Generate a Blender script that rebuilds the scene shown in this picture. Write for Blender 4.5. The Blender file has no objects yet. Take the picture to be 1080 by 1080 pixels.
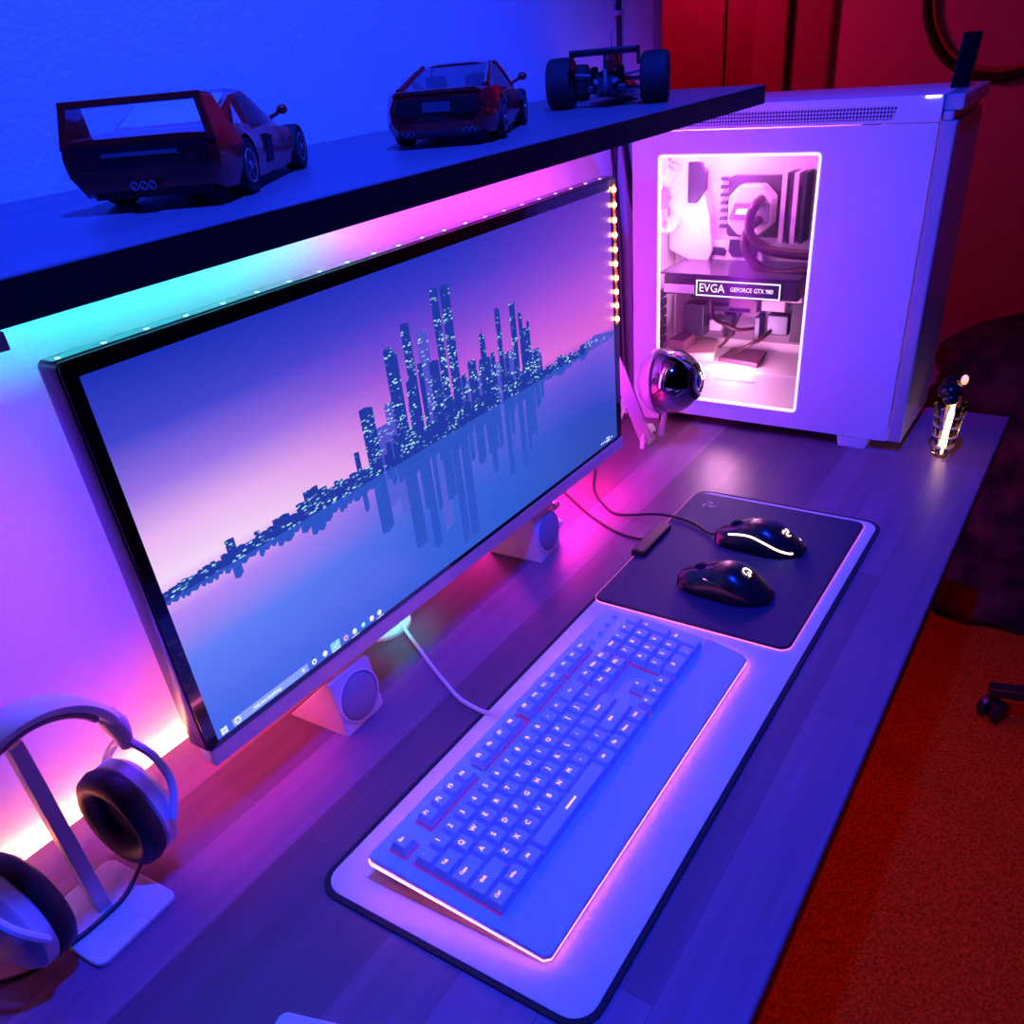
import bpy, bmesh, math, random
from mathutils import Vector, Matrix
random.seed(7)
S=0.001
PI=math.pi
SC=bpy.context.scene
COL=SC.collection

# ------------------------------------------------------------------ materials
MATS={}
def mat(name,col=(.8,.8,.8),rough=.5,metal=0.0,emit=None,es=0.0,bump=None,spec=.5,alpha=1.0,coat=0.0,trans=0.0,sheen=0.0):
    if name in MATS: return MATS[name]
    m=bpy.data.materials.new(name); m.use_nodes=True
    nt=m.node_tree; b=nt.nodes['Principled BSDF']
    b.inputs['Base Color'].default_value=(*col,1); b.inputs['Roughness'].default_value=rough
    b.inputs['Metallic'].default_value=metal; b.inputs['Specular IOR Level'].default_value=spec
    b.inputs['Coat Weight'].default_value=coat; b.inputs['Alpha'].default_value=alpha
    b.inputs['Transmission Weight'].default_value=trans
    b.inputs['Sheen Weight'].default_value=sheen
    if emit:
        b.inputs['Emission Color'].default_value=(*emit,1); b.inputs['Emission Strength'].default_value=es
    if bump:
        sc,st,det=bump
        tc=nt.nodes.new('ShaderNodeTexCoord'); n=nt.nodes.new('ShaderNodeTexNoise')
        n.inputs['Scale'].default_value=sc; n.inputs['Detail'].default_value=det
        bp=nt.nodes.new('ShaderNodeBump'); bp.inputs['Strength'].default_value=st; bp.inputs['Distance'].default_value=.002
        nt.links.new(tc.outputs['Object'],n.inputs['Vector']); nt.links.new(n.outputs['Fac'],bp.inputs['Height'])
        nt.links.new(bp.outputs['Normal'],b.inputs['Normal'])
    MATS[name]=m; return m
def srgb(r,g,b):
    f=lambda c:(c/255/12.92 if c/255<=.04045 else ((c/255+.055)/1.055)**2.4)
    return (f(r),f(g),f(b))
def mix_noise(m,scale,c1,c2,stretch=(1,1,1),detail=5,lo=.35,hi=.65):
    nt=m.node_tree; b=nt.nodes['Principled BSDF']
    tc=nt.nodes.new('ShaderNodeTexCoord'); mp=nt.nodes.new('ShaderNodeMapping'); mp.inputs['Scale'].default_value=stretch
    n=nt.nodes.new('ShaderNodeTexNoise'); n.inputs['Scale'].default_value=scale; n.inputs['Detail'].default_value=detail
    r=nt.nodes.new('ShaderNodeValToRGB'); r.color_ramp.elements[0].position=lo; r.color_ramp.elements[1].position=hi
    r.color_ramp.elements[0].color=(*c1,1); r.color_ramp.elements[1].color=(*c2,1)
    nt.links.new(tc.outputs['Object'],mp.inputs['Vector']); nt.links.new(mp.outputs['Vector'],n.inputs['Vector'])
    nt.links.new(n.outputs['Fac'],r.inputs['Fac']); nt.links.new(r.outputs['Color'],b.inputs['Base Color'])
    return m

W_WALL=mat('white_wallpaper',(.8,.79,.78),.85,bump=(190,.5,3))
W_FAR=mix_noise(mat('plain_painted_wall',(.62,.5,.5),.9,bump=(200,.2,3)),3,(.58,.47,.49),(.66,.53,.53))
M_PLASTIC_W=mat('white_plastic',(.78,.78,.8),.38)
M_CASE=mat('white_painted_steel',(.76,.76,.79),.42)
M_BLACK=mat('black_plastic',(.012,.012,.014),.35)
M_BLACKG=mat('glossy_black_plastic',(.01,.01,.012),.12,coat=.5)
M_RUBBER=mat('black_rubber',(.012,.012,.013),.75)
M_SILVER=mat('brushed_silver',(.72,.72,.75),.3,.65)
M_HOUS=mat('glossy_dark_silver_housing',(.20,.18,.24),.2,.75)
M_CHROME=mat('chrome',(.75,.76,.8),.06,1.0)
M_DCHROME=mat('dark_chrome',(.30,.30,.36),.07,1.0)
M_CABLE=mat('cable_rubber',(.015,.013,.018),.5)
M_WCABLE=mat('white_cable',(.7,.68,.7),.5)
M_RED=mat('red_car_paint',(.5,.018,.012),.25,coat=.8)
M_RED2=mat('dark_red_car_paint',(.42,.012,.012),.2,coat=.9)
M_GLASSD=mat('tinted_car_glass',(.05,.06,.09),.08,alpha=.55)
M_LEATHER=mat('dark_leather',(.022,.013,.014),.55,bump=(160,.3,3))
M_FABRIC_G=mat('grey_speaker_fabric',(.32,.30,.40),.9,bump=(900,.5,2))
M_PINKW=mat('pale_plastic',(.72,.66,.68),.5)
M_GREY=mat('mid_grey_plastic',(.2,.2,.22),.5)
M_PAD=mat('dark_hard_pad',(.022,.022,.07),.6,bump=(1500,.25,2))
M_MATW=mat('white_cloth_mat',(.78,.77,.79),.9,bump=(1200,.2,2))
M_MATB=mat('black_stitched_edge',(.012,.011,.016),.8)

def wood_mat(name,cols,rough,sx,sy,bw=.7,rh=.075):
    m=bpy.data.materials.new(name); m.use_nodes=True; nt=m.node_tree; b=nt.nodes['Principled BSDF']
    tc=nt.nodes.new('ShaderNodeTexCoord')
    br=nt.nodes.new('ShaderNodeTexBrick'); br.inputs['Scale'].default_value=1; br.inputs['Brick Width'].default_value=bw
    br.inputs['Row Height'].default_value=rh; br.inputs['Mortar Size'].default_value=.0006; br.offset=.43; br.inputs['Bias'].default_value=0
    br.inputs['Color1'].default_value=(0,0,0,1); br.inputs['Color2'].default_value=(1,1,1,1); br.inputs['Mortar'].default_value=(.3,.3,.3,1)
    mp=nt.nodes.new('ShaderNodeMapping'); mp.inputs['Scale'].default_value=(sx,sy,sy)
    n=nt.nodes.new('ShaderNodeTexNoise'); n.inputs['Scale'].default_value=1; n.inputs['Detail'].default_value=6; n.inputs['Roughness'].default_value=.62
    mx=nt.nodes.new('ShaderNodeMix'); mx.data_type='FLOAT'; mx.inputs['Factor'].default_value=.45
    r=nt.nodes.new('ShaderNodeValToRGB'); cr=r.color_ramp
    cr.elements[0].position=.15; cr.elements[0].color=(*cols[0],1); cr.elements[1].position=.85; cr.elements[1].color=(*cols[2],1)
    e=cr.elements.new(.5); e.color=(*cols[1],1)
    L=nt.links
    L.new(tc.outputs['Object'],br.inputs['Vector']); L.new(tc.outputs['Object'],mp.inputs['Vector']); L.new(mp.outputs['Vector'],n.inputs['Vector'])
    L.new(br.outputs['Color'],mx.inputs['A']); L.new(n.outputs['Fac'],mx.inputs['B']); L.new(mx.outputs['Result'],r.inputs['Fac'])
    L.new(r.outputs['Color'],b.inputs['Base Color']); b.inputs['Roughness'].default_value=rough
    bp=nt.nodes.new('ShaderNodeBump'); bp.inputs['Strength'].default_value=.12; bp.inputs['Distance'].default_value=.001
    L.new(n.outputs['Fac'],bp.inputs['Height']); L.new(bp.outputs['Normal'],b.inputs['Normal'])
    return m
M_DESK=wood_mat('walnut_stave_worktop',[(.10,.042,.072),(.20,.088,.145),(.35,.17,.26)],.42,3,60)
M_SHELF=mat('black_brown_shelf_board',(.12,.105,.10),.45)
mix_noise(M_SHELF,1,(.155,.145,.15),(.185,.17,.172),(4,90,90))
M_DOOR=wood_mat('red_brown_door_wood',[(.16,.05,.03),(.30,.10,.04),(.42,.15,.06)],.45,40,40,bw=3,rh=3)

# ------------------------------------------------------------------ mesh helpers (all lengths in millimetres)
class MB:
    def __init__(s): s.bm=bmesh.new()
    def verts(s,pts): return [s.bm.verts.new(Vector(p)*S) for p in pts]
    def poly(s,pts,mi=0):
        f=s.bm.faces.new(s.verts(pts)); f.material_index=mi; return f
    def box(s,x0,x1,y0,y1,z0,z1,mi=0):
        v=s.verts([(x,y,z) for z in(z0,z1) for x,y in((x0,y0),(x1,y0),(x1,y1),(x0,y1))])
        for q in((3,2,1,0),(4,5,6,7),(0,1,5,4),(1,2,6,5),(2,3,7,6),(3,0,4,7)):
            f=s.bm.faces.new([v[i] for i in q]); f.material_index=mi
        return s
    def rings(s,rs,cap=True,closed=True,mi=0):
        V=[s.verts(r) for r in rs]; n=len(rs[0])
        for a,b in zip(V,V[1:]):
            for i in range(n if closed else n-1):
                j=(i+1)%n
                f=s.bm.faces.new([a[i],a[j],b[j],b[i]]); f.material_index=mi
        if cap:
            f=s.bm.faces.new(V[0][::-1]); f.material_index=mi
            f=s.bm.faces.new(V[-1]); f.material_index=mi
        return s
    def prism(s,poly,z0,z1,mi=0,f=lambda x,y,z:(x,y,z)):
        return s.rings([[f(x,y,z0) for x,y in poly],[f(x,y,z1) for x,y in poly]],mi=mi)
    def lathe(s,prof,c=(0,0,0),axis='z',n=24,mi=0,cap=True):
        rs=[]
        for r,h in prof:
            ring=[]
            for i in range(n):
                a=2*PI*i/n; p=(r*math.cos(a),r*math.sin(a),h)
                if axis=='x': p=(p[2],p[0],p[1])
                if axis=='y': p=(p[1],p[2],p[0])
                ring.append((c[0]+p[0],c[1]+p[1],c[2]+p[2]))
            rs.append(ring)
        return s.rings(rs,cap=cap,mi=mi)
    def tube(s,pts,r,n=8,mi=0,cap=True,sx=1,sy=1):
        P=[Vector(p) for p in pts]; rs=[]; up=None
        for i,p in enumerate(P):
            t=(P[min(i+1,len(P)-1)]-P[max(i-1,0)]).normalized()
            if up is None:
                up=Vector((0,0,1)) if abs(t.z)<.9 else Vector((1,0,0))
            a=(up-t*up.dot(t)).normalized(); b=t.cross(a); up=a
            rr=r[i] if isinstance(r,(list,tuple)) else r
            rs.append([tuple(p+a*rr*sy*math.sin(2*PI*k/n)+b*rr*sx*math.cos(2*PI*k/n)) for k in range(n)])
        return s.rings(rs,cap=cap,mi=mi)
    def sphere(s,c,r,n=24,m=14,sz=1,mi=0):
        rs=[]
        for j in range(1,m):
            a=PI*j/m; rs.append([(c[0]+r*math.sin(a)*math.cos(2*PI*i/n),c[1]+r*math.sin(a)*math.sin(2*PI*i/n),c[2]-r*sz*math.cos(a)) for i in range(n)])
        return s.rings(rs,mi=mi)
    def build(s,name,mats,parent=None,smooth=False,bevel=0,seg=2,loc=None,rot=None,recalc=True,subsurf=0):
        if recalc: bmesh.ops.recalc_face_normals(s.bm,faces=s.bm.faces)
        me=bpy.data.meshes.new(name); s.bm.to_mesh(me); s.bm.free()
        if not isinstance(mats,(list,tuple)): mats=[mats]
        for m in mats: me.materials.append(m)
        o=bpy.data.objects.new(name,me); COL.objects.link(o)
        if parent: o.parent=parent
        if loc: o.location=Vector(loc)*S
        if rot: o.rotation_euler=rot
        if smooth:
            for p in me.polygons: p.use_smooth=True
            if smooth!='all':
                try: me.set_sharp_from_angle(angle=math.radians(38))
                except Exception: pass
        if bevel:
            md=o.modifiers.new('bevel','BEVEL'); md.width=bevel*S; md.segments=seg; md.limit_method='ANGLE'; md.angle_limit=math.radians(40)
            md.harden_normals=False
        if subsurf:
            md=o.modifiers.new('sub','SUBSURF'); md.levels=subsurf; md.render_levels=subsurf
        return o
def spline(pts,n=10):
    P=[Vector(p) for p in pts]; out=[]
    for i in range(len(P)-1):
        p0=P[max(i-1,0)];p1=P[i];p2=P[i+1];p3=P[min(i+2,len(P)-1)]
        for k in range(n):
            t=k/n
            out.append(.5*((2*p1)+(p2-p0)*t+(2*p0-5*p1+4*p2-p3)*t*t+(3*p1-p0-3*p2+p3)*t**3))
    out.append(P[-1]); return out
def rrect(x0,x1,y0,y1,r,n=6):
    out=[]
    for cx,cy,a0 in((x1-r,y1-r,0),(x0+r,y1-r,PI/2),(x0+r,y0+r,PI),(x1-r,y0+r,3*PI/2)):
        for k in range(n+1):
            a=a0+PI/2*k/n; out.append((cx+r*math.cos(a),cy+r*math.sin(a)))
    return out
def thing(name,label,cat,loc=(0,0,0),rot=(0,0,0),group=None):
    o=bpy.data.objects.new(name,None); COL.objects.link(o); o.empty_display_size=.02
    o.location=Vector(loc)*S; o.rotation_euler=rot
    return tag(o,label,cat,group)
def tag(o,label,cat,group=None):
    o['label']=label; o['category']=cat
    if group: o['group']=group
    return o
def struct(o): o['kind']='structure'; return o
def part_label(o,l): o['label']=l; return o
_txt={}
def text_mesh(txt,size):
    k=(txt,size)
    if k in _txt: return _txt[k]
    cu=bpy.data.curves.new('lettering','FONT'); cu.body=txt; cu.size=size*S; cu.align_x='CENTER'; cu.align_y='CENTER'; cu.extrude=.00008
    cu.resolution_u=2
    o=bpy.data.objects.new('lettering',cu); COL.objects.link(o)
    dg=bpy.context.evaluated_depsgraph_get(); me=bpy.data.meshes.new_from_object(o.evaluated_get(dg))
    bpy.data.objects.remove(o); bpy.data.curves.remove(cu)
    _txt[k]=me; return me
def text(name,txt,size,m,parent,matrix,sx=1):
    me=text_mesh(txt,size).copy(); me.materials.clear(); me.materials.append(m)
    me.transform(matrix@Matrix.Diagonal((sx,1,1,1)))
    o=bpy.data.objects.new(name,me); COL.objects.link(o); o.parent=parent
    return o
def frame_m(o,x,y):   # matrix with origin o (mm), local x and y directions
    x=Vector(x).normalized(); y=Vector(y).normalized(); z=x.cross(y)
    m=Matrix((x,y,z)).transposed().to_4x4(); m.translation=Vector(o)*S; return m
def copy_tree(o,parent=None):
    c=o.copy(); COL.objects.link(c); c.parent=parent
    for ch in list(o.children): copy_tree(ch,c)
    return c
def emis(name,col,st): return mat(name,(.5,.5,.5),.5,emit=col,es=st)

# ------------------------------------------------------------------ setting
WY=394
b=MB(); b.box(-1400,1300,WY,WY+110,-740,1700); struct(b.build('wall_back',W_WALL))
b=MB(); b.box(1300,1344,WY+3,WY+110,-740,1700); struct(b.build('trim_1',mat('white_gloss_trim',(.6,.56,.62),.4),bevel=2))
b=MB(); b.box(2300,2400,-2600,2300,-740,1700); struct(b.build('wall_right',W_FAR))
b=MB(); b.box(-1400,2400,-2600,2300,-790,-740)
M_CARPET=mix_noise(mat('orange_brown_carpet',(.3,.1,.05),.95,bump=(420,1,6)),170,(.17,.045,.003),(.40,.11,.006),detail=8)
M_CARPET.node_tree.nodes['Principled BSDF'].inputs['Specular IOR Level'].default_value=.03
struct(b.build('floor',M_CARPET))
# door in the far wall
b=MB(); b.box(2272,2300,560,1340,-740,1330)
d=struct(b.build('door_1',M_DOOR,bevel=3))
b=MB()
for z0,z1 in((-600,240),(340,1180)):
    b.box(2262,2273,640,980,z0,z1); b.box(2262,2273,1020,1280,z0,z1)
b.build('door_panel',M_DOOR,d,bevel=8)
M_FRAME=mat('red_brown_door_frame',(.30,.13,.09),.5)
b=MB(); b.box(2256,2300,470,560,-740,1420); b.box(2256,2300,1340,1430,-740,1420); b.box(2256,2300,560,1340,1330,1420)
struct(b.build('trim_2',M_FRAME,bevel=6))
b=MB(); b.box(2280,2300,360,470,-740,1500); struct(b.build('trim_3',mat('dark_wood_batten',(.34,.2,.18),.6),bevel=10))
b=MB(); b.box(2284,2300,-2600,360,-740,-650); struct(b.build('baseboard_right',M_FRAME,bevel=3))

# ------------------------------------------------------------------ desk
desk=thing('desk','long dark walnut desk with stave wood top along the white wall','desk',(400,50,-740))
def dk(b,name,m,**k): return b.build(name,m,desk,loc=(-400,-50,740),**k)
b=MB(); b.box(-900,1338,-294,378,-38,0); dk(b,'worktop',M_DESK,bevel=2.5)
for x in(-860,1290):
    for y in(-60,330):
        b=MB(); b.box(x-22,x+22,y-22,y+22,-740,-38); dk(b,'leg',M_BLACK,bevel=3)

# LED strip in the gap behind the desk
strip=MB(); strip.box(-500,150,379.5,386,-9,-6)
o=strip.build('led_strip',emis('warm_white_pink_led',(1.0,.26,.13),58))
tag(o,'glowing warm pink light strip along the back edge of the desk below the wall','light strip')

# ------------------------------------------------------------------ shelf
shelf=thing('wall_shelf','thick black-brown wall shelf above the monitor carrying three model cars','shelf',(480,238,530))
b=MB(); b.box(-1000,992,80,WY,530,553)
b.build('shelf_board',M_SHELF,shelf,loc=(-480,-238,-530),bevel=1.2)
b=MB(); b.box(-139,-127,75,WY,521,530); b.box(-139,-127,WY-6,WY,400,530)
part_label(b.build('shelf_bracket',mat('red_brown_bracket',(.35,.08,.06),.5),shelf,loc=(-480,-238,-530)),'red-brown bracket under the board')
b=MB(); b.box(-1000,992.4,79,80,530.2,551.8); part_label(b.build('front_edge',mat('shaded_front_edge',(.009,.007,.008),.55,spec=.2),shelf,loc=(-480,-238,-530)),'front edge of the board, shade darkened into its colour')  # shade on the front face painted as a near-black edge colour
b=MB(); b.box(992,993.4,80.5,WY,531,552.5); b.build('edge_band',mat('grey_edge_band',(.25,.22,.22),.5),shelf,loc=(-480,-238,-530))

# ------------------------------------------------------------------ monitor
MO=Vector((-16.84,221.38,102.13)); MX=Vector((.99985,-.01713,0)); MZ=Vector((.000164,.009566,.99995)); MN=Vector((-.0171,-.9998,.0096))
mroot=Vector((312,330,0))
def mp(s,t,d=0):
    p=MO+MX*s+MZ*t+MN*d-mroot; return (p.x,p.y,p.z)
mon=thing('monitor','large ultrawide monitor showing a skyline at dusk under the wall shelf','monitor',tuple(mroot))
SW,SH=797,352.5
# body: shaped shell behind the screen plane
def mring(s0,s1,t0,t1,r,d): return [mp(s,t,d) for s,t in rrect(s0,s1,t0,t1,r,5)]
b=MB(); b.rings([mring(-13.5,811,-6,365,6,-1.2),mring(-14,811.5,-6.5,365.5,6,-2),mring(-14,811.5,-6.5,365.5,6,-24),mring(-8,805,0,360,8,-30),mring(120,680,40,310,30,-52)])
b.build('housing',M_HOUS,mon,smooth=True)
b=MB()
outer=rrect(-12.5,810,-5,364,4,5); inner=rrect(0,SW,0,SH,.5,5)
vo=[b.bm.verts.new(Vector(mp(s,t,1.2))*S) for s,t in outer]; vi=[b.bm.verts.new(Vector(mp(s,t,1.0))*S) for s,t in inner]
vb=[b.bm.verts.new(Vector(mp(s,t,-1))*S) for s,t in outer]
n=len(vo)
for i in range(n):
    j=(i+1)%n; b.bm.faces.new([vo[i],vo[j],vi[j],vi[i]]); b.bm.faces.new([vo[i],vo[j],vb[j],vb[i]])
b.build('bezel',M_BLACKG,mon)
b=MB(); b.rings([mring(-12,812,-24,-5,3,2),mring(-12,812,-24,-5,3,-16)])
part_label(b.build('chin',mat('pale_silver_chin',(.74,.72,.76),.35,.3),mon,bevel=1.5),'pale silver lower lip')
# screen picture
def screen_mat():
    m=bpy.data.materials.new('dusk_sky_picture'); m.use_nodes=True; nt=m.node_tree; nt.nodes.clear()
    out=nt.nodes.new('ShaderNodeOutputMaterial'); em=nt.nodes.new('ShaderNodeEmission'); gl=nt.nodes.new('ShaderNodeBsdfPrincipled')
    gl.inputs['Base Color'].default_value=(.02,.02,.025,1); gl.inputs['Roughness'].default_value=.28
    add=nt.nodes.new('ShaderNodeAddShader')
    uv=nt.nodes.new('ShaderNodeUVMap'); sp=nt.nodes.new('ShaderNodeSeparateXYZ')
    L=nt.links
    L.new(uv.outputs['UV'],sp.inputs['Vector'])
    def ramp(stops):
        r=nt.nodes.new('ShaderNodeValToRGB'); cr=r.color_ramp
        while len(cr.elements)>1: cr.elements.remove(cr.elements[-1])
        cr.elements[0].position=stops[0][0]; cr.elements[0].color=(*srgb(*stops[0][1]),1)
        for p,c in stops[1:]:
            e=cr.elements.new(p); e.color=(*srgb(*c),1)
        L.new(sp.outputs['Y'],r.inputs['Fac']); return r
    left=ramp([(0,(62,104,238)),(.12,(58,112,240)),(.26,(92,130,248)),(.40,(186,140,248)),(.455,(236,180,255)),(.50,(252,222,255)),(.60,(244,190,252)),(.72,(160,120,240)),(.85,(68,72,216)),(1,(28,50,190))])
    mid=ramp([(0,(44,98,220)),(.2,(54,104,226)),(.36,(96,102,232)),(.455,(150,104,238)),(.50,(234,130,236)),(.62,(196,96,232)),(.76,(128,76,224)),(.9,(62,60,212)),(1,(34,50,200))])
    right=ramp([(0,(38,78,178)),(.2,(44,72,196)),(.36,(84,76,214)),(.455,(120,80,214)),(.50,(222,96,214)),(.66,(190,84,220)),(.82,(136,66,210)),(1,(96,44,180))])
    def mr(a,b0):
        q=nt.nodes.new('ShaderNodeMapRange'); q.inputs['From Min'].default_value=a; q.inputs['From Max'].default_value=b0; q.interpolation_type='SMOOTHSTEP'
        L.new(sp.outputs['X'],q.inputs['Value']); return q
    m1=nt.nodes.new('ShaderNodeMix'); m1.data_type='RGBA'; L.new(mr(.05,.5).outputs[0],m1.inputs['Factor']); L.new(left.outputs[0],m1.inputs['A']); L.new(mid.outputs[0],m1.inputs['B'])
    m2=nt.nodes.new('ShaderNodeMix'); m2.data_type='RGBA'; L.new(mr(.5,1).outputs[0],m2.inputs['Factor']); L.new(m1.outputs['Result'],m2.inputs['A']); L.new(right.outputs[0],m2.inputs['B'])
    L.new(m2.outputs['Result'],em.inputs['Color']); em.inputs['Strength'].default_value=.92
    L.new(em.outputs[0],add.inputs[0]); L.new(gl.outputs[0],add.inputs[1]); L.new(add.outputs[0],out.inputs['Surface'])
    return m
def city_mat(name,base,strength,win):
    m=bpy.data.materials.new(name); m.use_nodes=True; nt=m.node_tree; nt.nodes.clear(); L=nt.links
    out=nt.nodes.new('ShaderNodeOutputMaterial'); em=nt.nodes.new('ShaderNodeEmission')
    uv=nt.nodes.new('ShaderNodeUVMap'); mpn=nt.nodes.new('ShaderNodeMapping'); mpn.inputs['Scale'].default_value=(120,150,1)
    vo=nt.nodes.new('ShaderNodeTexVoronoi'); vo.inputs['Scale'].default_value=1; vo.feature='F1'
    no=nt.nodes.new('ShaderNodeTexNoise'); no.inputs['Scale'].default_value=28
    r=nt.nodes.new('ShaderNodeValToRGB'); cr=r.color_ramp
    cr.elements[0].position=.28; cr.elements[0].color=(1,1,1,1); cr.elements[1].position=.40; cr.elements[1].color=(0,0,0,1)
    r2=nt.nodes.new('ShaderNodeValToRGB'); r2.color_ramp.elements[0].position=.46; r2.color_ramp.elements[1].position=.60
    mul=nt.nodes.new('ShaderNodeMath'); mul.operation='MULTIPLY'
    mx=nt.nodes.new('ShaderNodeMix'); mx.data_type='RGBA'
    mx.inputs['A'].default_value=(*srgb(*base),1); mx.inputs['B'].default_value=(*srgb(*win),1)
    L.new(uv.outputs['UV'],mpn.inputs['Vector']); L.new(mpn.outputs[0],vo.inputs['Vector']); L.new(uv.outputs['UV'],no.inputs['Vector'])
    L.new(vo.outputs['Distance'],r.inputs['Fac']); L.new(no.outputs['Fac'],r2.inputs['Fac'])
    L.new(r.outputs[0],mul.inputs[0]); L.new(r2.outputs[0],mul.inputs[1]); L.new(mul.outputs[0],mx.inputs['Factor'])
    L.new(mx.outputs['Result'],em.inputs['Color']); em.inputs['Strength'].default_value=strength
    L.new(em.outputs[0],out.inputs['Surface']); return m
M_SKY=screen_mat(); M_CITY=city_mat('city_lights_picture',(34,58,168),.95,(190,255,250)); M_HAZE=city_mat('hazy_city_picture',(84,84,212),.95,(200,240,255))
M_REFL=city_mat('water_reflection_picture',(48,86,204),.95,(58,96,214)); M_REFH=city_mat('pale_reflection_picture',(84,100,222),.95,(96,110,226))
M_ICON=emis('white_icon',(.85,.97,1),1.0); M_BAR=emis('taskbar_field',srgb(120,160,250),.95); M_ICP=emis('pink_icon',srgb(255,170,220),1.0); M_ICG=emis('green_icon',srgb(90,200,210),1.0)
sb=MB(); uvs=[]
def spoly(pts,mi,d):
    f=sb.poly([mp(s,t,d) for s,t in pts],mi); uvs.append((f,[(s/SW,t/SH) for s,t in pts])); return f
spoly([(0,0),(SW,0),(SW,SH),(0,SH)],0,.2)
H=160
def tower(s0,s1,top,mi=1,rf=None,cut=0,d=.5,base=None):
    b0=base if base is not None else H-3
    spoly([(s0,b0),(s1,b0),(s1,top-max(cut,0)),(s0+(s1-s0)*.5,top-(0 if cut>=0 else -cut*0)),(s0,top+min(cut,0) if cut<0 else top-cut*.2)],mi,d)
    h=(top-H)*(rf if rf else .93)
    spoly([(s1,H-2),(s0,H-2),(s0,H-h),(s0+(s1-s0)*.5,H-h-2),(s1,H-h+2)],3 if mi==1 else 4,.4 if mi==1 else .32)
rnd=random.Random(3)
# low shores left and right
x=0.0
while x<262:
    w=rnd.uniform(5,13); k=x/262
    top=H+4+ (3+16*k)*rnd.uniform(.35,1)
    if 66<x<80: top=H+20
    if 168<x<182: top=H+24
    if 236<x<250: top=H+34
    tower(x,x+w,top,1,cut=rnd.uniform(0,2)); x+=w-.6
x=590.0
while x<715:
    w=rnd.uniform(5,11); top=H+rnd.uniform(6,17)*(1.1 if 630<x<650 or 690<x<706 else .7)
    tower(x,x+w,top,1,cut=rnd.uniform(0,2)); x+=w-.6
spoly([(700,H-3),(SW,H-3),(SW,H+5),(740,H+14),(700,H+8)],2,.45)
spoly([(0,H-4),(SW,H-4),(SW,H-1),(0,H+1)],3,.42)
# hazy middle layer
for s0,s1,top in[(278,300,206),(300,322,226),(336,352,214),(366,374,284),(374,384,280),(384,402,222),(424,442,212),(442,468,206),(466,500,216),(500,520,208),(526,545,214),(560,596,200),(585,600,192)]: tower(s0,s1,top,2,d=.45)
# towers
for s0,s1,top,cut in[(263,283,233,3),(312,332,280,10),(343,357,296,2),(338,350,238,2),(360,368,250,1),(379,396,246,2),(397,410,318,1),(414,430,317,2),(432,440,214,0),(446,462,226,2),(468,490,222,3),(473,484,250,6),(492,500,222,1),(508,518,270,3),(520,528,214,0),(538,550,268,1),(555,563,253,5),(560,572,232,2),(572,578,238,2),(580,592,197,2),(594,601,188,2)]: tower(s0,s1,top,1,cut=cut,d=.6)
spoly([(314.6,276),(315.6,276),(315.1,296)],1,.6); spoly([(478,250),(479.4,250),(478.7,258)],1,.6)
# podium blocks crowding the waterline
for k in range(60):
    s0=rnd.uniform(262,592); w=rnd.uniform(7,18); tower(s0,s0+w,H+rnd.uniform(8,44)*(1-abs(s0-430)/400),1,d=.65,rf=.8)
# taskbar
spoly([(20,1.2),(121,1.2),(121,10.5),(20,10.5)],6,.5)
def disc(s,t,r,mi,d=.8,n=10): spoly([(s+r*math.cos(2*PI*i/n),t+r*math.sin(2*PI*i/n)) for i in range(n)],mi,d)
for a,c in((5.6,2.2),(9.6,2.2)):
    for e,g in((2.2,3.2),(6.2,3.2)): spoly([(a,e),(a+3.4,e),(a+3.4,e+3.2),(a,e+3.2)],5,.8)
disc(26,6,4,5); disc(26,6,2.2,6,.9); disc(114,6,1.8,5)
for s,mi in((130,5),(146,5),(178,7),(192,5),(206,8),(220,5),(233,5)):
    disc(s,6.5,3.4,mi,.8)
    if mi!=5 or s==130: disc(s,6.5,1.6,0 if mi!=8 else 5,.9)
spoly([(155,1.5),(169,1.5),(169,12),(155,12)],8,.7); spoly([(155.5,.6),(168.5,.6),(168.5,1.5),(155.5,1.5)],5,.8); spoly([(158,6),(161,3.5),(167,10),(165.5,10.6),(161,5.6),(159,7)],5,.85)
for s in(192,233): spoly([(s-6,.6),(s+6,.6),(s+6,1.4),(s-6,1.4)],5,.8)
for s0,s1,t in((762,772,8.5),(760,774,4),(745,748,5.5),(750,753,5.5),(755,757.5,5.5),(777,781,5.5)): spoly([(s0,t),(s1,t),(s1,t+2.2),(s0,t+2.2)],5,.8)
uvl=sb.bm.loops.layers.uv.new('UVMap')
for f,u in uvs:
    for lp,c in zip(f.loops,u): lp[uvl].uv=c
scr=sb.build('screen',[M_SKY,M_CITY,M_HAZE,M_REFL,M_REFH,M_ICON,M_BAR,M_ICP,M_ICG],mon,recalc=False)
part_label(scr,'lit picture of city towers mirrored in water under a pink dusk sky')
text('search_text','Ask me anything',6,M_ICON,scr,frame_m(mp(64,5.6,.9),MX,MZ),.9)
# stand
b=MB(); pts=[(44*math.cos(2*PI*i/40),50*math.sin(2*PI*i/40)) for i in range(40)]
b.prism(pts,0,6); b.prism([(x*.97,y*.97) for x,y in pts],6,8)
part_label(b.build('stand_foot',M_PLASTIC_W,mon,smooth=True,bevel=1),'pale rounded foot under the screen')
b=MB(); b.rings([[(-18,8,8),(18,8,8),(18,22,8),(-18,22,8)],[(40,-20,90),(96,-20,90),(96,4,90),(40,4,90)],[(40,-66,230),(96,-66,230),(96,-50,230),(40,-50,230)],[(40,-66,300),(96,-66,300),(96,-50,300),(40,-50,300)]])
b.build('stand_neck',M_PLASTIC_W,mon,bevel=3)
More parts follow.
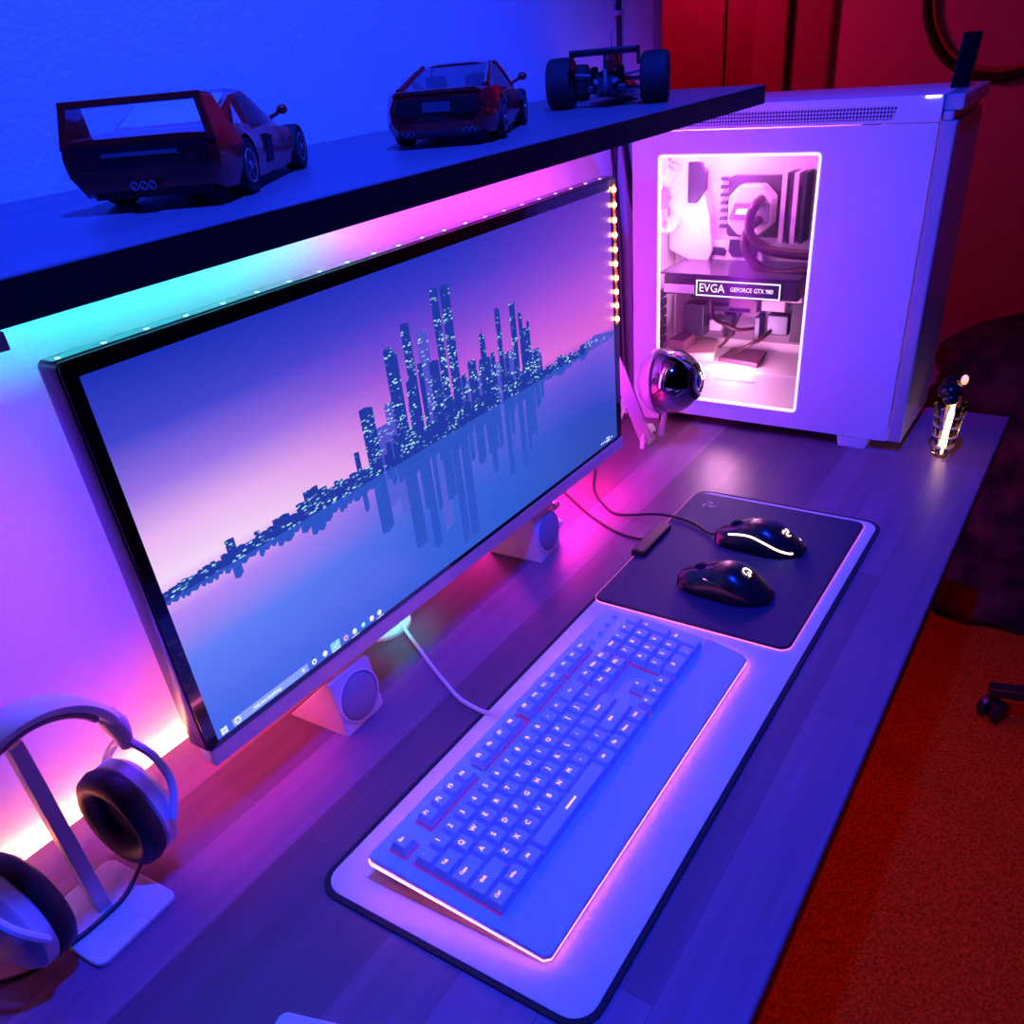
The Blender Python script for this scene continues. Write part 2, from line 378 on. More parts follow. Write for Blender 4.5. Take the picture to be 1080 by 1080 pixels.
# LED strips on the monitor edges
M_TAPE=mat('clear_blue_tape',(.035,.04,.16),.25,coat=.6)
b=MB(); b.rings([[mp(-12,365.6,-4),mp(809,365.6,-4),mp(809,366.6,-4),mp(-12,366.6,-4)],[mp(-12,365.6,-18),mp(809,365.6,-18),mp(809,366.6,-18),mp(-12,366.6,-18)]])
tape=b.build('led_tape',M_TAPE,mon); part_label(tape,'blue light tape along the top edge')
M_CH1=emis('cyan_white_led',(.45,.85,1.0),1.4); M_CH2=emis('warm_white_led',(1.0,.36,.12),60)
M_CH3=emis('violet_white_led',(.85,.6,1.0),1.4)
for k in range(22):
    s=-6+37.6*k
    b=MB(); b.rings([[mp(s-1.6,366.6,-6),mp(s+1.8,366.6,-6),mp(s+1.8,367.4,-6),mp(s-1.6,367.4,-6)],[mp(s-1.6,366.6,-9),mp(s+1.8,366.6,-9),mp(s+1.8,367.4,-9),mp(s-1.6,367.4,-9)]])
    b.build('led',M_CH1 if k<14 else M_CH3,tape)
b=MB(); b.rings([[mp(800,170,1.2),mp(808,170,1.2),mp(808,358,1.2),mp(800,358,1.2)],[mp(800,170,2),mp(808,170,2),mp(808,358,2),mp(800,358,2)]])
tape2=b.build('led_tape',mat('amber_tape',(.5,.2,.12),.3),mon); part_label(tape2,'warm light tape down the right edge')
for k in range(10):
    t=351-19*k
    b=MB(); b.rings([[mp(s,tt,d) for s,tt in[(802.6+3*math.cos(q*PI/5),t+3*math.sin(q*PI/5)) for q in range(10)]] for d in(2,4.5)])
    b.build('led',M_CH2,tape2)

# ------------------------------------------------------------------ desktop speakers
def speaker(loc,rz,label,knobs):
    r=thing('desktop_speaker',label,'speaker',loc,(0,0,rz),'wedge desktop speakers')
    w=68; ap=9; hz=72
    b=MB(); prof=[(0,0),(90,0),(ap+6,hz),(ap,hz-1)]
    rs=[]
    def ring(x,k):  # profile inset near the right edge rounding
        cy,cz=32,26
        return [(x,cy+(y-cy)*k,cz*(1-0)+(z-cz)*k if z>0 else z) for y,z in prof]
    b.rings([ring(0,1),ring(w-16,1),ring(w-6,.94),ring(w,.84)])
    body=b.build('housing',M_PINKW,r,bevel=1.4,smooth=False)
    nrm=Vector((0,-hz,ap)).normalized(); up=Vector((0,ap,hz)).normalized(); c=Vector((w/2-1,ap*.5,hz*.5))
    def circ(rad,off,n=36): return [tuple(c+nrm*off+Vector((1,0,0))*rad*math.cos(2*PI*i/n)+up*rad*math.sin(2*PI*i/n)) for i in range(n)]
    b=MB(); b.rings([circ(32,-2),circ(32,1.5),circ(30.5,2.5),circ(29,2.5),circ(29,0)]); b.build('rim',M_PINKW,r,smooth=True)
    b=MB(); b.rings([circ(29,1),circ(26,3.2),circ(16,5),circ(5,5.6)]); part_label(b.build('grille',M_FABRIC_G,r,smooth='all'),'round grey cloth grille')
    if knobs:
        for z,y in((56,14),(26,10)):
            b=MB(); b.lathe([(3,0),(3,4),(6.5,5),(6.5,15),(5.5,16)],(w-4,y,z),'x',20); b.build('knob',M_PLASTIC_W,r,smooth=True)
    return r
speaker((121,206,0),.02,'wedge desktop speaker under the near left half of the monitor, without knobs',False)
speaker((539,208,0),.05,'wedge desktop speaker with two side knobs under the right half of the monitor',True)

# ------------------------------------------------------------------ mats
b=MB(); b.prism(rrect(-50,848,-194,95,26),0,2.2)
deskmat=thing('desk_mat','long white cloth desk mat with black stitched edge under the keyboard','mat',(400,-50,0))
b.build('border',M_MATB,deskmat,loc=(-400,50,0),bevel=.8)
b=MB(); b.prism(rrect(-44,842,-188,89,21),1.9,2.7); b.build('cloth_top',M_MATW,deskmat,loc=(-400,50,0),bevel=.3)

pad=thing('mouse_pad','dark hard mouse pad with pink lit rim and small emblem, on the white mat','mouse pad',(655,-40,2.7))
b=MB(); b.prism(rrect(481,831,-172,92,14),0,3.2); b.build('base',M_BLACK,pad,loc=(-655,40,0),bevel=.6)
b=MB(); b.prism(rrect(483.5,828.5,-169.5,89.5,12.5),3.2,3.9); b.build('surface',M_PAD,pad,loc=(-655,40,0))
b=MB()
def ringface(b,o,i,z,mi=0):
    vo=b.verts([(x,y,z) for x,y in o]); vi=b.verts([(x,y,z) for x,y in i])
    for k in range(len(o)):
        j=(k+1)%len(o); b.bm.faces.new([vo[k],vo[j],vi[j],vi[k]])
ob=rrect(480,832,-173,93,15); 
b.rings([[(x,y,.6) for x,y in rrect(480.2,831.8,-172.8,92.8,14.5)],[(x,y,2.4) for x,y in rrect(480.2,831.8,-172.8,92.8,14.5)]],cap=False)
part_label(b.build('edge_light',emis('pink_edge_light',(1.0,.16,.42),1.6),pad,loc=(-655,40,0)),'pink glowing rim')
b=MB(); b.box(606,700,76,98,0,12); b.build('cable_box',M_BLACK,pad,loc=(-655,40,0),bevel=3)
def swirl(b,c,ux,uy,r,z=0):
    # three curling tapered strokes round a centre
    c=Vector(c);ux=Vector(ux).normalized();uy=Vector(uy).normalized();n=ux.cross(uy)
    for k in range(3):
        a0=2*PI*k/3+.4; L=[];R_=[]
        for i in range(13):
            t=i/12; a=a0+1.9*t; rad=r*(.12+.95*t-.25*t*t); w=r*.17*math.sin(PI*(.12+.85*t))+.02*r
            d=ux*math.cos(a)+uy*math.sin(a); p=c+d*rad
            L.append(tuple(p+d*w+n*z)); R_.append(tuple(p-d*w+n*z))
        vl=b.verts(L); vr=b.verts(R_)
        for i in range(12): b.bm.faces.new([vl[i],vl[i+1],vr[i+1],vr[i]])
b=MB(); swirl(b,(794-655,56+40,4.1),(0,-1,0),(1,0,0),13); b.build('emblem',mat('grey_print',(.35,.3,.36),.6),pad)
# ------------------------------------------------------------------ keyboard
TILT=.1321
kb=thing('keyboard','white full-size keyboard with lit legends, wrist rest and glowing edge','keyboard',(0,0,28),(TILT,0,0))
outl=[(-14,50),(420,46),(432,43),(437,16),(441,2),(447,-60),(447,-88),(443,-132),(436,-139),(-8,-139),(-13,-134),(-16,46)]
def boty(y): return -16.5+ (50-y)/189*11.3
def kring(s,z,rel=False,zf=None):
    cx,cy=215,-45; return [(cx+(x-cx)*s,cy+(y-cy)*s,(zf(y) if zf else z)) for x,y in outl]
b=MB(); b.rings([kring(.985,0,zf=lambda y:boty(y)),kring(.995,0,zf=lambda y:boty(y)+1.5),kring(.995,0,zf=lambda y:boty(y)*.62)]); b.build('base',mat('dark_keyboard_base',(.015,.015,.02),.6),kb)
b=MB(); b.rings([kring(1.0,0,zf=lambda y:boty(y)*.40),kring(1.0,-1),kring(.997,0)])
b.build('top_case',M_PLASTIC_W,kb)
b=MB(); b.rings([kring(1.002,0,zf=lambda y:boty(y)*.66),kring(1.002,0,zf=lambda y:boty(y)*.38)],cap=False)
part_label(b.build('edge_light',emis('white_pink_edge_light',(1.0,.15,.55),13.0),kb),'glowing pink-white rim light')
for x in(40,380):
    b=MB(); b.box(x-12,x+12,36,46,-30.2,-13); b.build('foot',M_RUBBER,kb)
# wrist rest slab with its seam
b=MB(); b.prism([(-13,-84.5),(446.5,-84.5),(446.5,-88),(442.5,-131.5),(436,-138.3),(-8,-138.3),(-12.6,-134)],.05,2.4)
b.build('wrist_rest',mat('white_wrist_rest',(.74,.74,.77),.6),kb,bevel=1.2)
# recess floor below the keys
M_BACKL=mat('lit_key_bed',(.10,.06,.16),.6,emit=(.65,.06,.75),es=.24)
b=MB()
U=19.05
b.box(-1,288,-88,11.5,.1,.5); b.box(289,349.5,-28,11.5,.1,.5); b.box(289,349.5,-86,-67,.1,.5); b.box(309.5,328.5,-66.5,-47.5,.1,.5); b.box(351,431,-88,11.5,.1,.5)
for x0,x1 in((-1,20),(37,116),(132,211),(227,288),(289,349.5)): b.box(x0,x1,18,38,.1,.5)
b.build('key_bed',M_BACKL,kb)
M_KEY=mat('white_keycap',(.76,.77,.8),.42)
M_LEG=emis('lit_key_legend',(1.0,.45,.36),1.6)
_key={}
def key_mesh(w,h):
    k=(w,h)
    if k in _key: return _key[k]
    W2=w*U/2-.5; H2=h*U/2-.5
    b=MB()
    def q(ix,iy,z,r,dy=0): return [(x,y+dy,z) for x,y in rrect(-W2+ix,W2-ix,-H2+iy,H2-iy,r,2)]
    b.rings([q(0,0,2.2,.8),q(0.1,.1,4,.8),q(2.0,1.6,10.6,1.6,.6),q(2.7,2.2,11.3,1.5,.6),q(3.6,3.2,11.35,1.2,.6)])
    bmesh.ops.recalc_face_normals(b.bm,faces=b.bm.faces)
    me=bpy.data.meshes.new('keycap'); b.bm.to_mesh(me); b.bm.free(); me.materials.append(M_KEY); _key[k]=me; return me
_leg={}
def legend(txt,size,parent,x,y):
    k=(txt,size)
    if k not in _leg:
        me=text_mesh(txt,size).copy(); me.materials.clear(); me.materials.append(M_LEG); _leg[k]=me
    o=bpy.data.objects.new('legend',_leg[k]); COL.objects.link(o); o.parent=parent; o.location=Vector((x,y,11.5))*S
KEYN={}
def key(cx,row,txt,w=1,h=1,name='keycap',yoff=None):
    y=-row*U if yoff is None else yoff
    o=bpy.data.objects.new(name,key_mesh(w,h)); COL.objects.link(o); o.parent=kb; o.location=Vector((cx*U,y,0.4))*S
    if txt:
        sz=7.0 if len(txt)==1 else (5.8 if len(txt)==2 else 4.4)
        legend(txt,sz,o,(-.6 if w==1 else -(w-1)*U*.2-1) if len(txt)>2 else -2 ,h*U/2-7.2 if len(txt)<3 else h*U/2-7.2)
FY=28
for i,(x,t) in enumerate([(.5,'Esc')]+[(2.5+k,'F%d'%(k+1)) for k in range(4)]+[(7+k,'F%d'%(k+5)) for k in range(4)]+[(11.5+k+.5,'F%d'%(k+9)) for k in range(3)]+[(14.5,'F12')]+[(15.75,'Prt'),(16.75,'Scr'),(17.75,'Pse')]):
    key(x if t!='F9' and t!='F10' and t!='F11' else x-.5,0,t,yoff=FY,name='keycap' if i<1 else 'function_key')
for i,t in enumerate('`1234567890-='): key(.5+i,0,t if t=='`' else t,1)
key(14,0,'<-',2,name='wide_keycap')
key(.75,1,'Tab',1.5,name='wide_keycap')
for i,t in enumerate('QWERTYUIOP[]'): key(2+i,1,t)
key(14.25,1,'\\',1.5,name='wide_keycap')
key(.875,2,'Caps',1.75,name='wide_keycap')
for i,t in enumerate("ASDFGHJKL;'"): key(2.25+i,2,t)
key(13.875,2,'Enter',2.25,name='wide_keycap')
key(1.125,3,'Shift',2.25,name='wide_keycap')
for i,t in enumerate('ZXCVBNM,./'): key(2.75+i,3,t)
key(13.625,3,'Shift',2.75,name='wide_keycap')
for x,t in((.625,'Ctrl'),(1.875,'Win'),(3.125,'Alt'),(10.625,'Alt'),(11.875,'Fn'),(13.125,'Menu'),(14.375,'Ctrl')): key(x,4,t,1.25,name='wide_keycap')
key(6.875,4,'',6.25,name='space_bar')
b=MB(); b.box(-9,9,-.9,.9,11.45,11.6); o=b.build('legend',M_LEG,[c for c in kb.children if c.name.startswith('space_bar')][0])
for x,r,t in((15.75,0,'Ins'),(16.75,0,'Hm'),(17.75,0,'PU'),(15.75,1,'Del'),(16.75,1,'End'),(17.75,1,'PD'),(16.75,3,'^'),(15.75,4,'<'),(16.75,4,'v'),(17.75,4,'>')): key(x,r,t,name='navigation_key')
for i,row in enumerate((('Num','/','*','-'),('7','8','9'),('4','5','6'),('1','2','3'))):
    for j,t in enumerate(row): key(19+j,i,t,name='number_key')
key(22,1.5,'+',1,2,name='number_key'); key(22,3.5,'Ent',1,2,name='number_key'); key(19.5,4,'0',2,name='number_key'); key(21,4,'.',name='number_key')
for k in range(4): 
    b=MB(); b.lathe([(3.4,0),(3.2,2.2),(2.6,2.6)],((19.2+k)*U,FY,.2),'z',12); b.build('media_button',M_KEY,kb,smooth=True)
# keyboard cable
cab=[(313,283,10),(300,258,5),(285,230,3),(270,205,3),(250,168,3),(232,132,3),(226,104,3),(224,88,5),(224,66,12),(224,50,21)]
b=MB(); b.tube(spline(cab,6),2.6,8); o=b.build('cable',M_WCABLE,kb,smooth=True)
o.matrix_parent_inverse=(Matrix.Translation(Vector((0,0,28))*S)@Matrix.Rotation(TILT,4,'X')).inverted()
part_label(o,'pale cable running back under the monitor')

# ------------------------------------------------------------------ mice
def mouse_body(L,W,H,hump=.55,tilt=0,n=22):
    # stations along x from nose(-) to tail(+)
    b=MB(); rs=[]
    for i in range(n+1):
        t=i/n; tt=min(max(t,.02),.98)
        wid=W/2*(math.sin(PI*tt)**.36)*(1-.13*math.exp(-((t-.42)/.17)**2))
        hh=H*(math.sin(PI*(tt*.86+.10))**.75)*(.72+.28*math.exp(-((t-hump)/.3)**2))
        x=-L/2+L*t; ring=[]
        for k in range(20):
            a=2*PI*k/20; c,s_=math.cos(a),math.sin(a)
            yy=wid*math.copysign(abs(c)**.75,c); zz=max(s_,0)**.85*hh if s_>0 else 0
            if s_<=0: yy*=.93
            ring.append((x,yy,zz+.8))
        rs.append(ring)
    b.rings(rs); return b
def mouse_h(L,W,H,hump,x,y):
    t=(x+L/2)/L; tt=min(max(t,.02),.98)
    wid=W/2*(math.sin(PI*tt)**.36)*(1-.13*math.exp(-((t-.42)/.17)**2)); hh=H*(math.sin(PI*(tt*.86+.10))**.75)*(.72+.28*math.exp(-((t-hump)/.3)**2))
    c=min(abs(y)/wid,1)**(1/.75); return max(1-c*c,0)**.425*hh+.8
M_MOUSE=mat('black_soft_plastic',(.014,.012,.016),.3)
M_GLOW=emis('warm_white_glow',(1.0,.62,.45),5)
def mouse(loc,rz,label,kind):
    r=thing('computer_mouse',label,'mouse',loc,(0,0,rz),'two black mice on the dark pad')
    L,W,H,hp=(126,68,40,.58) if kind==1 else (126,72,41,.62)
    mouse_body(L,W,H,hp).build('shell',M_MOUSE,r,smooth='all')
    for sgn in(-1,1):
        b=MB(); g=[]
        for i in range(8):
            x=-L/2+5+i*6.2; g.append([(x,sgn*(3.5+ (W*.30-2)*k/5),mouse_h(L,W,H,hp,x,3.5+(W*.30-2)*k/5)+.8) for k in range(6)])
        b.rings(g,cap=False,closed=False); b.build('button',mat('satin_black_button',(.02,.02,.03),.22,coat=.4),r,smooth='all')
    b=MB(); b.lathe([(8,-3.2),(10,-2),(10,2),(8,3.2)],(-L/2+30,0,mouse_h(L,W,H,hp,-L/2+30,0)-4),'y',18); b.build('scroll_wheel',M_RUBBER,r,smooth=True)
    if kind==1:
        for sgn in(-1,1):
            pts=[]
            for q in spline([(-40,0,20),(-22,0,24.5),(-4,0,25),(14,0,21),(30,0,14.5),(44,0,9.5),(52,0,8)],4):
                x,z=q[0],q[2]; y=W/2
                for _ in range(120):
                    if mouse_h(L,W,H,hp,x,y)>=z: break
                    y-=.25
                pts.append((x,sgn*(y+.5),z))
            b=MB(); b.tube(pts,1.3,6); part_label(b.build('light_strip',M_GLOW,r,smooth=True),'curved glowing side strip')
        x=36; z=mouse_h(L,W,H,hp,x,0); sl=Vector((8,0,mouse_h(L,W,H,hp,x+4,0)-mouse_h(L,W,H,hp,x-4,0)))
        b=MB(); swirl(b,(x,0,z+1.2),sl,(0,1,0),9); b.build('emblem',M_GLOW,r)
        W_=[(726,60,3.6),(729,112,2.6),(716,175,-4.3),(742,218,-4.3),(785,256,-4.3),(849,288,-4.3),(900,330,-4.3)]
        cr,sr=math.cos(-rz),math.sin(-rz)
        P=[(-L/2+2,0,9),(-74,2,3.5)]+[((wx-loc[0])*cr-(wy-loc[1])*sr,(wx-loc[0])*sr+(wy-loc[1])*cr,z) for wx,wy,z in W_]
        b=MB(); b.tube(spline(P,8),2.1,8)
        b.build('cable',M_CABLE,r,smooth=True)
    else:
        x=28; z=mouse_h(L,W,H,hp,x,0); sl=Vector((8,0,mouse_h(L,W,H,hp,x+4,0)-mouse_h(L,W,H,hp,x-4,0))).normalized(); c=Vector((x,0,z+1.2))
        b=MB(); Lp=[];Rp=[]
        for i in range(17):
            a=.6+4.4*i/16; w=1.9 if i<12 else 1.9-.2*(i-11)
            for lst,rr in((Lp,6.2+w/2),(Rp,6.2-w/2)): lst.append(tuple(c+sl*rr*math.cos(a)+Vector((0,1,0))*rr*math.sin(a)))
        vl=b.verts(Lp);vr=b.verts(Rp)
        for i in range(16): b.bm.faces.new([vl[i],vl[i+1],vr[i+1],vr[i]])
        b.poly([tuple(c+sl*a+Vector((0,1,0))*d) for a,d in((0,-1),(6.5,-1),(6.5,-5),(4.6,-5),(4.6,1),(0,1))])
        b.build('emblem',M_GLOW,r)
        for k,(x0,x1) in enumerate(((-22,-2),(1,20))):
            b=MB(); pts=[(x0+(x1-x0)*i/6,0,24) for i in range(7)]; q=[]
            for x,_,z in pts:
                y=W/2
                for _ in range(80):
                    if mouse_h(L,W,H,hp,x,y)>=z: break
                    y-=.5
                q.append((x,-(y+.3),z))
            b.tube(q,2.4,6); b.build('side_button',M_BLACKG,r,smooth=True)
    return r
mouse((705,-57,6.6),-PI/2+.05,'black mouse with curved glowing side strip, farther one on the dark pad',1)
mouse((574,-57,6.6),-PI/2+.03,'black mouse with only a small glowing emblem, nearer one by the keyboard',2)

# pad cable
b=MB(); b.tube(spline([(655,96,8.5),(656,110,4),(661,138,2.2),(673,172,2.2),(706,230,2.2),(749,290,2.2),(776,330,2.2),(800,370,2.2)],8),2.0,8)
o=b.build('cable',M_CABLE,pad,smooth=True); o.location=Vector((-655,40,-2.7))*S

# ------------------------------------------------------------------ PC case
CX,CW=1102,210; CY0,CY1=-152,338; CZ0=20; CZ1=500; CT=523
pc=thing('computer_tower','white computer tower with large lit side window at the far desk end','computer',(CX+CW/2,105,0))
def pcb(b,name,m,par=None,**k):
    return b.build(name,m,par or pc,loc=(-CX-CW/2,-105,0) if par is None else None,**k)
def yz(b,o,i,x0,x1):
    # flat panel in the y-z plane with a hole, thickness x0..x1
    n=len(o); A=b.verts([(x0,y,z) for y,z in o]);B=b.verts([(x0,y,z) for y,z in i]);C=b.verts([(x1,y,z) for y,z in o]);D=b.verts([(x1,y,z) for y,z in i])
    for k in range(n):
        j=(k+1)%n
        for q in((A[k],A[j],B[j],B[k]),(C[k],C[j],D[j],D[k]),(A[k],A[j],C[j],C[k]),(B[k],B[j],D[j],D[k])): b.bm.faces.new(q)
WN=(24,290,50,455)
b=MB(); yz(b,rrect(-133,CY1,CZ0,489,3,5),rrect(*WN,7,5),CX,CX+3); pcb(b,'side_panel',M_CASE)
b=MB(); b.box(CX+.8,CX+CW,-133.0,CY1,490.5,500); b.rings([[(CX+.5,y,z) for y,z in((-134,490.5),(CY1,490.5),(CY1,520),(-134,520))],[(CX+1,y,z) for y,z in((-134,490.5),(CY1,490.5),(CY1,521),(-134,521))]])
b.box(CX+1,CX+CW,-134,CY1,500,CT); pcb(b,'top_cover',M_CASE,bevel=2)
def mesh_mat():
    m=bpy.data.materials.new('perforated_mesh'); m.use_nodes=True; nt=m.node_tree; bs=nt.nodes['Principled BSDF']; bs.inputs['Roughness'].default_value=.5
    tc=nt.nodes.new('ShaderNodeTexCoord'); mpn=nt.nodes.new('ShaderNodeMapping'); mpn.inputs['Rotation'].default_value=(PI/4,0,0); mpn.inputs['Scale'].default_value=(1,1,1)
    ck=nt.nodes.new('ShaderNodeTexChecker'); ck.inputs['Scale'].default_value=300; ck.inputs['Color1'].default_value=(.62,.6,.68,1); ck.inputs['Color2'].default_value=(.04,.035,.06,1)
    nt.links.new(tc.outputs['Object'],mpn.inputs['Vector']); nt.links.new(mpn.outputs[0],ck.inputs['Vector']); nt.links.new(ck.outputs[0],bs.inputs['Base Color']); return m
b=MB(); b.rings([[(CX-.2,y,z) for y,z in((-70,495),(330,495),(330,512),(-76,512))],[(CX+2,y,z) for y,z in((-70,495),(330,495),(330,512),(-76,512))]]); part_label(pcb(b,'vent_mesh',mesh_mat()),'strip of fine perforated mesh')
b=MB(); b.box(CX+4,CX+CW,-146,CY1,CZ0,CZ0+6); pcb(b,'bottom_panel',M_CASE)
b=MB(); b.box(CX+3,CX+CW,CY1-4,CY1,CZ0+6,490); pcb(b,'back_panel',M_CASE)
b=MB(); b.box(CX+CW-4,CX+CW,-130,CY1-4,CZ0+6,490); pcb(b,'far_side_panel',M_CASE)
b=MB(); b.box(CX,CX+CW,-156,-134.5,CZ0,491); b.box(CX+2,CX+CW-2,-150,-136,491,503); b.box(CX+6,CX+CW,-160,-134.5,503,CT)
part_label(pcb(b,'front_panel',mat('glossy_front_panel',(.45,.42,.45),.18),bevel=2.5),'flat front face with a notch at the top')
b=MB(); b.box(CX-.6,CX+5,-130,-111,520.6,522.4); part_label(pcb(b,'power_light',emis('white_power_led',(.9,.92,1),6)),'small white light on the top edge')
for x in(CX+22,CX+CW-22):
    for y in(-78,310):
        b=MB(); b.rings([[(x-20,y-23,0),(x+20,y-23,0),(x+20,y+23,0),(x-20,y+23,0)],[(x-21,y-27,CZ0),(x+21,y-27,CZ0),(x+21,y+27,CZ0),(x-21,y+27,CZ0)]]); pcb(b,'foot',M_CASE,bevel=1)
# window: acrylic pane and glowing rim
def pane():
    m=bpy.data.materials.new('clear_acrylic'); m.use_nodes=True; nt=m.node_tree; nt.nodes.clear()
    o=nt.nodes.new('ShaderNodeOutputMaterial'); mx=nt.nodes.new('ShaderNodeMixShader'); t=nt.nodes.new('ShaderNodeBsdfTransparent'); g=nt.nodes.new('ShaderNodeBsdfGlossy')
    g.inputs['Roughness'].default_value=.22; t.inputs['Color'].default_value=(.95,.92,.97,1)
    f=nt.nodes.new('ShaderNodeFresnel'); f.inputs['IOR'].default_value=1.35
    nt.links.new(f.outputs[0],mx.inputs[0]); nt.links.new(t.outputs[0],mx.inputs[1]); nt.links.new(g.outputs[0],mx.inputs[2]); nt.links.new(mx.outputs[0],o.inputs[0]); return m
b=MB(); b.rings([[(x,y,z) for y,z in rrect(WN[0]+3.2,WN[1]-3.2,WN[2]+3.2,WN[3]-3.2,5,5)] for x in(CX+1,CX+2.4)]); pcb(b,'window_pane',pane())
b=MB(); yz(b,rrect(WN[0]-.5,WN[1]+.5,WN[2]-.5,WN[3]+.5,7,5),rrect(WN[0]+3.4,WN[1]-3.4,WN[2]+3.4,WN[3]-3.4,4,5),CX-.8,CX+4)
part_label(pcb(b,'window_rim_light',emis('pink_white_rim_light',(1.0,.60,.78),1.6)),'glowing pink-white line round the window')
M_TRAY=mat('white_case_interior',(.82,.78,.8),.5); M_NAVY=mat('dark_board',(.035,.03,.06),.5); M_HEAT=mat('dark_heatsink',(.05,.05,.1),.35,.4)
bx=MB(); bx.box(CX+168,CX+176,-120,332,30,486); pcb(bx,'motherboard_tray',M_TRAY)
for k in range(5):
    pass
mb=MB(); mb.box(CX+158,CX+167,40,320,190,440); mbo=pcb(mb,'motherboard',mat('pale_violet_board',(.70,.62,.70),.5))
def inn(b,name,m,par=None,**k): return b.build(name,m,par or mbo,**k) if par else pcb(b,name,m,**k)
def local(o,par):  # keep world placement of geometry built in case coordinates
    o.location=(0,0,0); return o
def sub(b,name,m,par,**k): return b.build(name,m,par,**k)
# io shroud and white armour
b=MB(); b.prism([(296,440),(330,440),(330,280),(286,262),(252,262),(244,282),(252,340),(262,372),(262,420)],CX+136,CX+158,f=lambda y,z,x:(x,y,z)); sub(b,'armour_cover',mat('white_armour',(.85,.8,.82),.4),mbo,bevel=2)
b=MB(); b.prism([(293,428),(270,428),(258,412),(258,385),(276,362),(293,362)],CX+130,CX+140,f=lambda y,z,x:(x,y,z)); sub(b,'heatsink',M_HEAT,mbo,bevel=1)
b=MB(); b.prism([(300,262),(300,300),(240,296),(160,300),(150,262)],CX+146,CX+158,f=lambda y,z,x:(x,y,z)); sub(b,'armour_plate',mat('white_armour',(.85,.8,.82),.4),mbo,bevel=1.5)
for poly in([(270,288),(226,286),(220,280),(224,272),(266,274)],[(214,300),(170,299),(162,290),(164,272),(208,270),(216,280)]):
    b=MB(); b.prism(poly,CX+142,CX+147,f=lambda y,z,x:(x,y,z)); sub(b,'chipset_cover',M_HEAT,mbo,bevel=1)
for k in range(7):
    b=MB(); b.box(CX+148,CX+157,226,238,318+k*13,323+k*13); sub(b,'capacitor',M_HEAT,mbo)
# cpu cooler
b=MB(); b.prism([(y,z) for y,z in rrect(120,220,306,404,8)],CX+140,CX+158,f=lambda y,z,x:(x,y,z)); sub(b,'socket_plate',M_NAVY,mbo)
cool=MB(); cool.prism([(150,314),(190,314),(209,333),(209,375),(190,394),(150,394),(130,375),(130,333)],CX+112,CX+140,f=lambda y,z,x:(x,y,z))
co=pcb(cool,'cpu_cooler',mat('white_cooler_block',(.85,.8,.84),.35),bevel=3)
b=MB(); b.prism([(206,340),(196,366),(134,366),(134,340)],CX+109,CX+112.5,f=lambda y,z,x:(x,y,z)); sub(b,'cooler_band',mat('violet_grey_band',(.22,.2,.3),.4),co)
b=MB(); b.prism([(194,349),(190,357),(166,357),(166,349)],CX+107.6,CX+109.3,f=lambda y,z,x:(x,y,z)); sub(b,'cooler_light',emis('white_logo_light',(1,.95,1),2.5),co)
M_TUBE=mat('dark_pink_tube',(.06,.012,.03),.35)
for P in([(CX+112,150,372),(CX+88,152,366),(CX+80,158,345),(CX+78,152,320),(CX+76,128,302),(CX+74,95,296),(CX+72,40,294),(CX+72,-10,294)],[(CX+112,152,340),(CX+92,158,334),(CX+84,164,316),(CX+80,158,292),(CX+78,134,270),(CX+74,98,262),(CX+72,40,270),(CX+72,-10,272)]):
    b=MB(); b.tube(spline(P,6),8.2,10); pcb(b,'coolant_tube',M_TUBE,smooth=True)
for y in(114,101,94,80):
    b=MB(); wide=y in(114,94); b.box(CX+118,CX+157,y-(4 if wide else 3),y+(4 if wide else 3),302,412); pcb(b,'memory_module',mat('white_memory_heatspreader',(.85,.78,.82),.4) if wide else M_NAVY)
# inner back wall pieces: fan and slots
fan=MB(); fan.lathe([(58,0),(58,24)],(CX+92,307,376),'y',32,cap=False); fan.lathe([(56,0),(56,24)],(CX+92,307,376),'y',32,cap=False)
fan.box(CX+32,CX+36,306,332,316,436); fan.box(CX+148,CX+152,306,332,316,436); fo=pcb(fan,'rear_fan',mat('white_fan_frame',(.85,.8,.82),.4))
b=MB(); b.lathe([(18,0),(18,8)],(CX+92,318,376),'y',24); sub(b,'fan_hub',mat('mauve_hub',(.35,.2,.35),.5),fo)
b=MB()
for k in range(9):
    a=2*PI*k/9; c_,s_=math.cos(a),math.sin(a); c2,s2=math.cos(a+.5),math.sin(a+.5)
    b.poly([(CX+92+18*c_,320,376+18*s_),(CX+92+54*c_,318,376+54*s_),(CX+92+54*c2,328,376+54*s2),(CX+92+18*c2,328,376+18*s2)])
sub(b,'fan_blades',mat('white_blade',(.8,.76,.8),.5),fo,recalc=False)
for k in range(6):
    b=MB(); b.box(CX+20,CX+120,326,332,112+k*18,125+k*18); pcb(b,'slot_cover',M_NAVY if k%2 else M_HEAT)
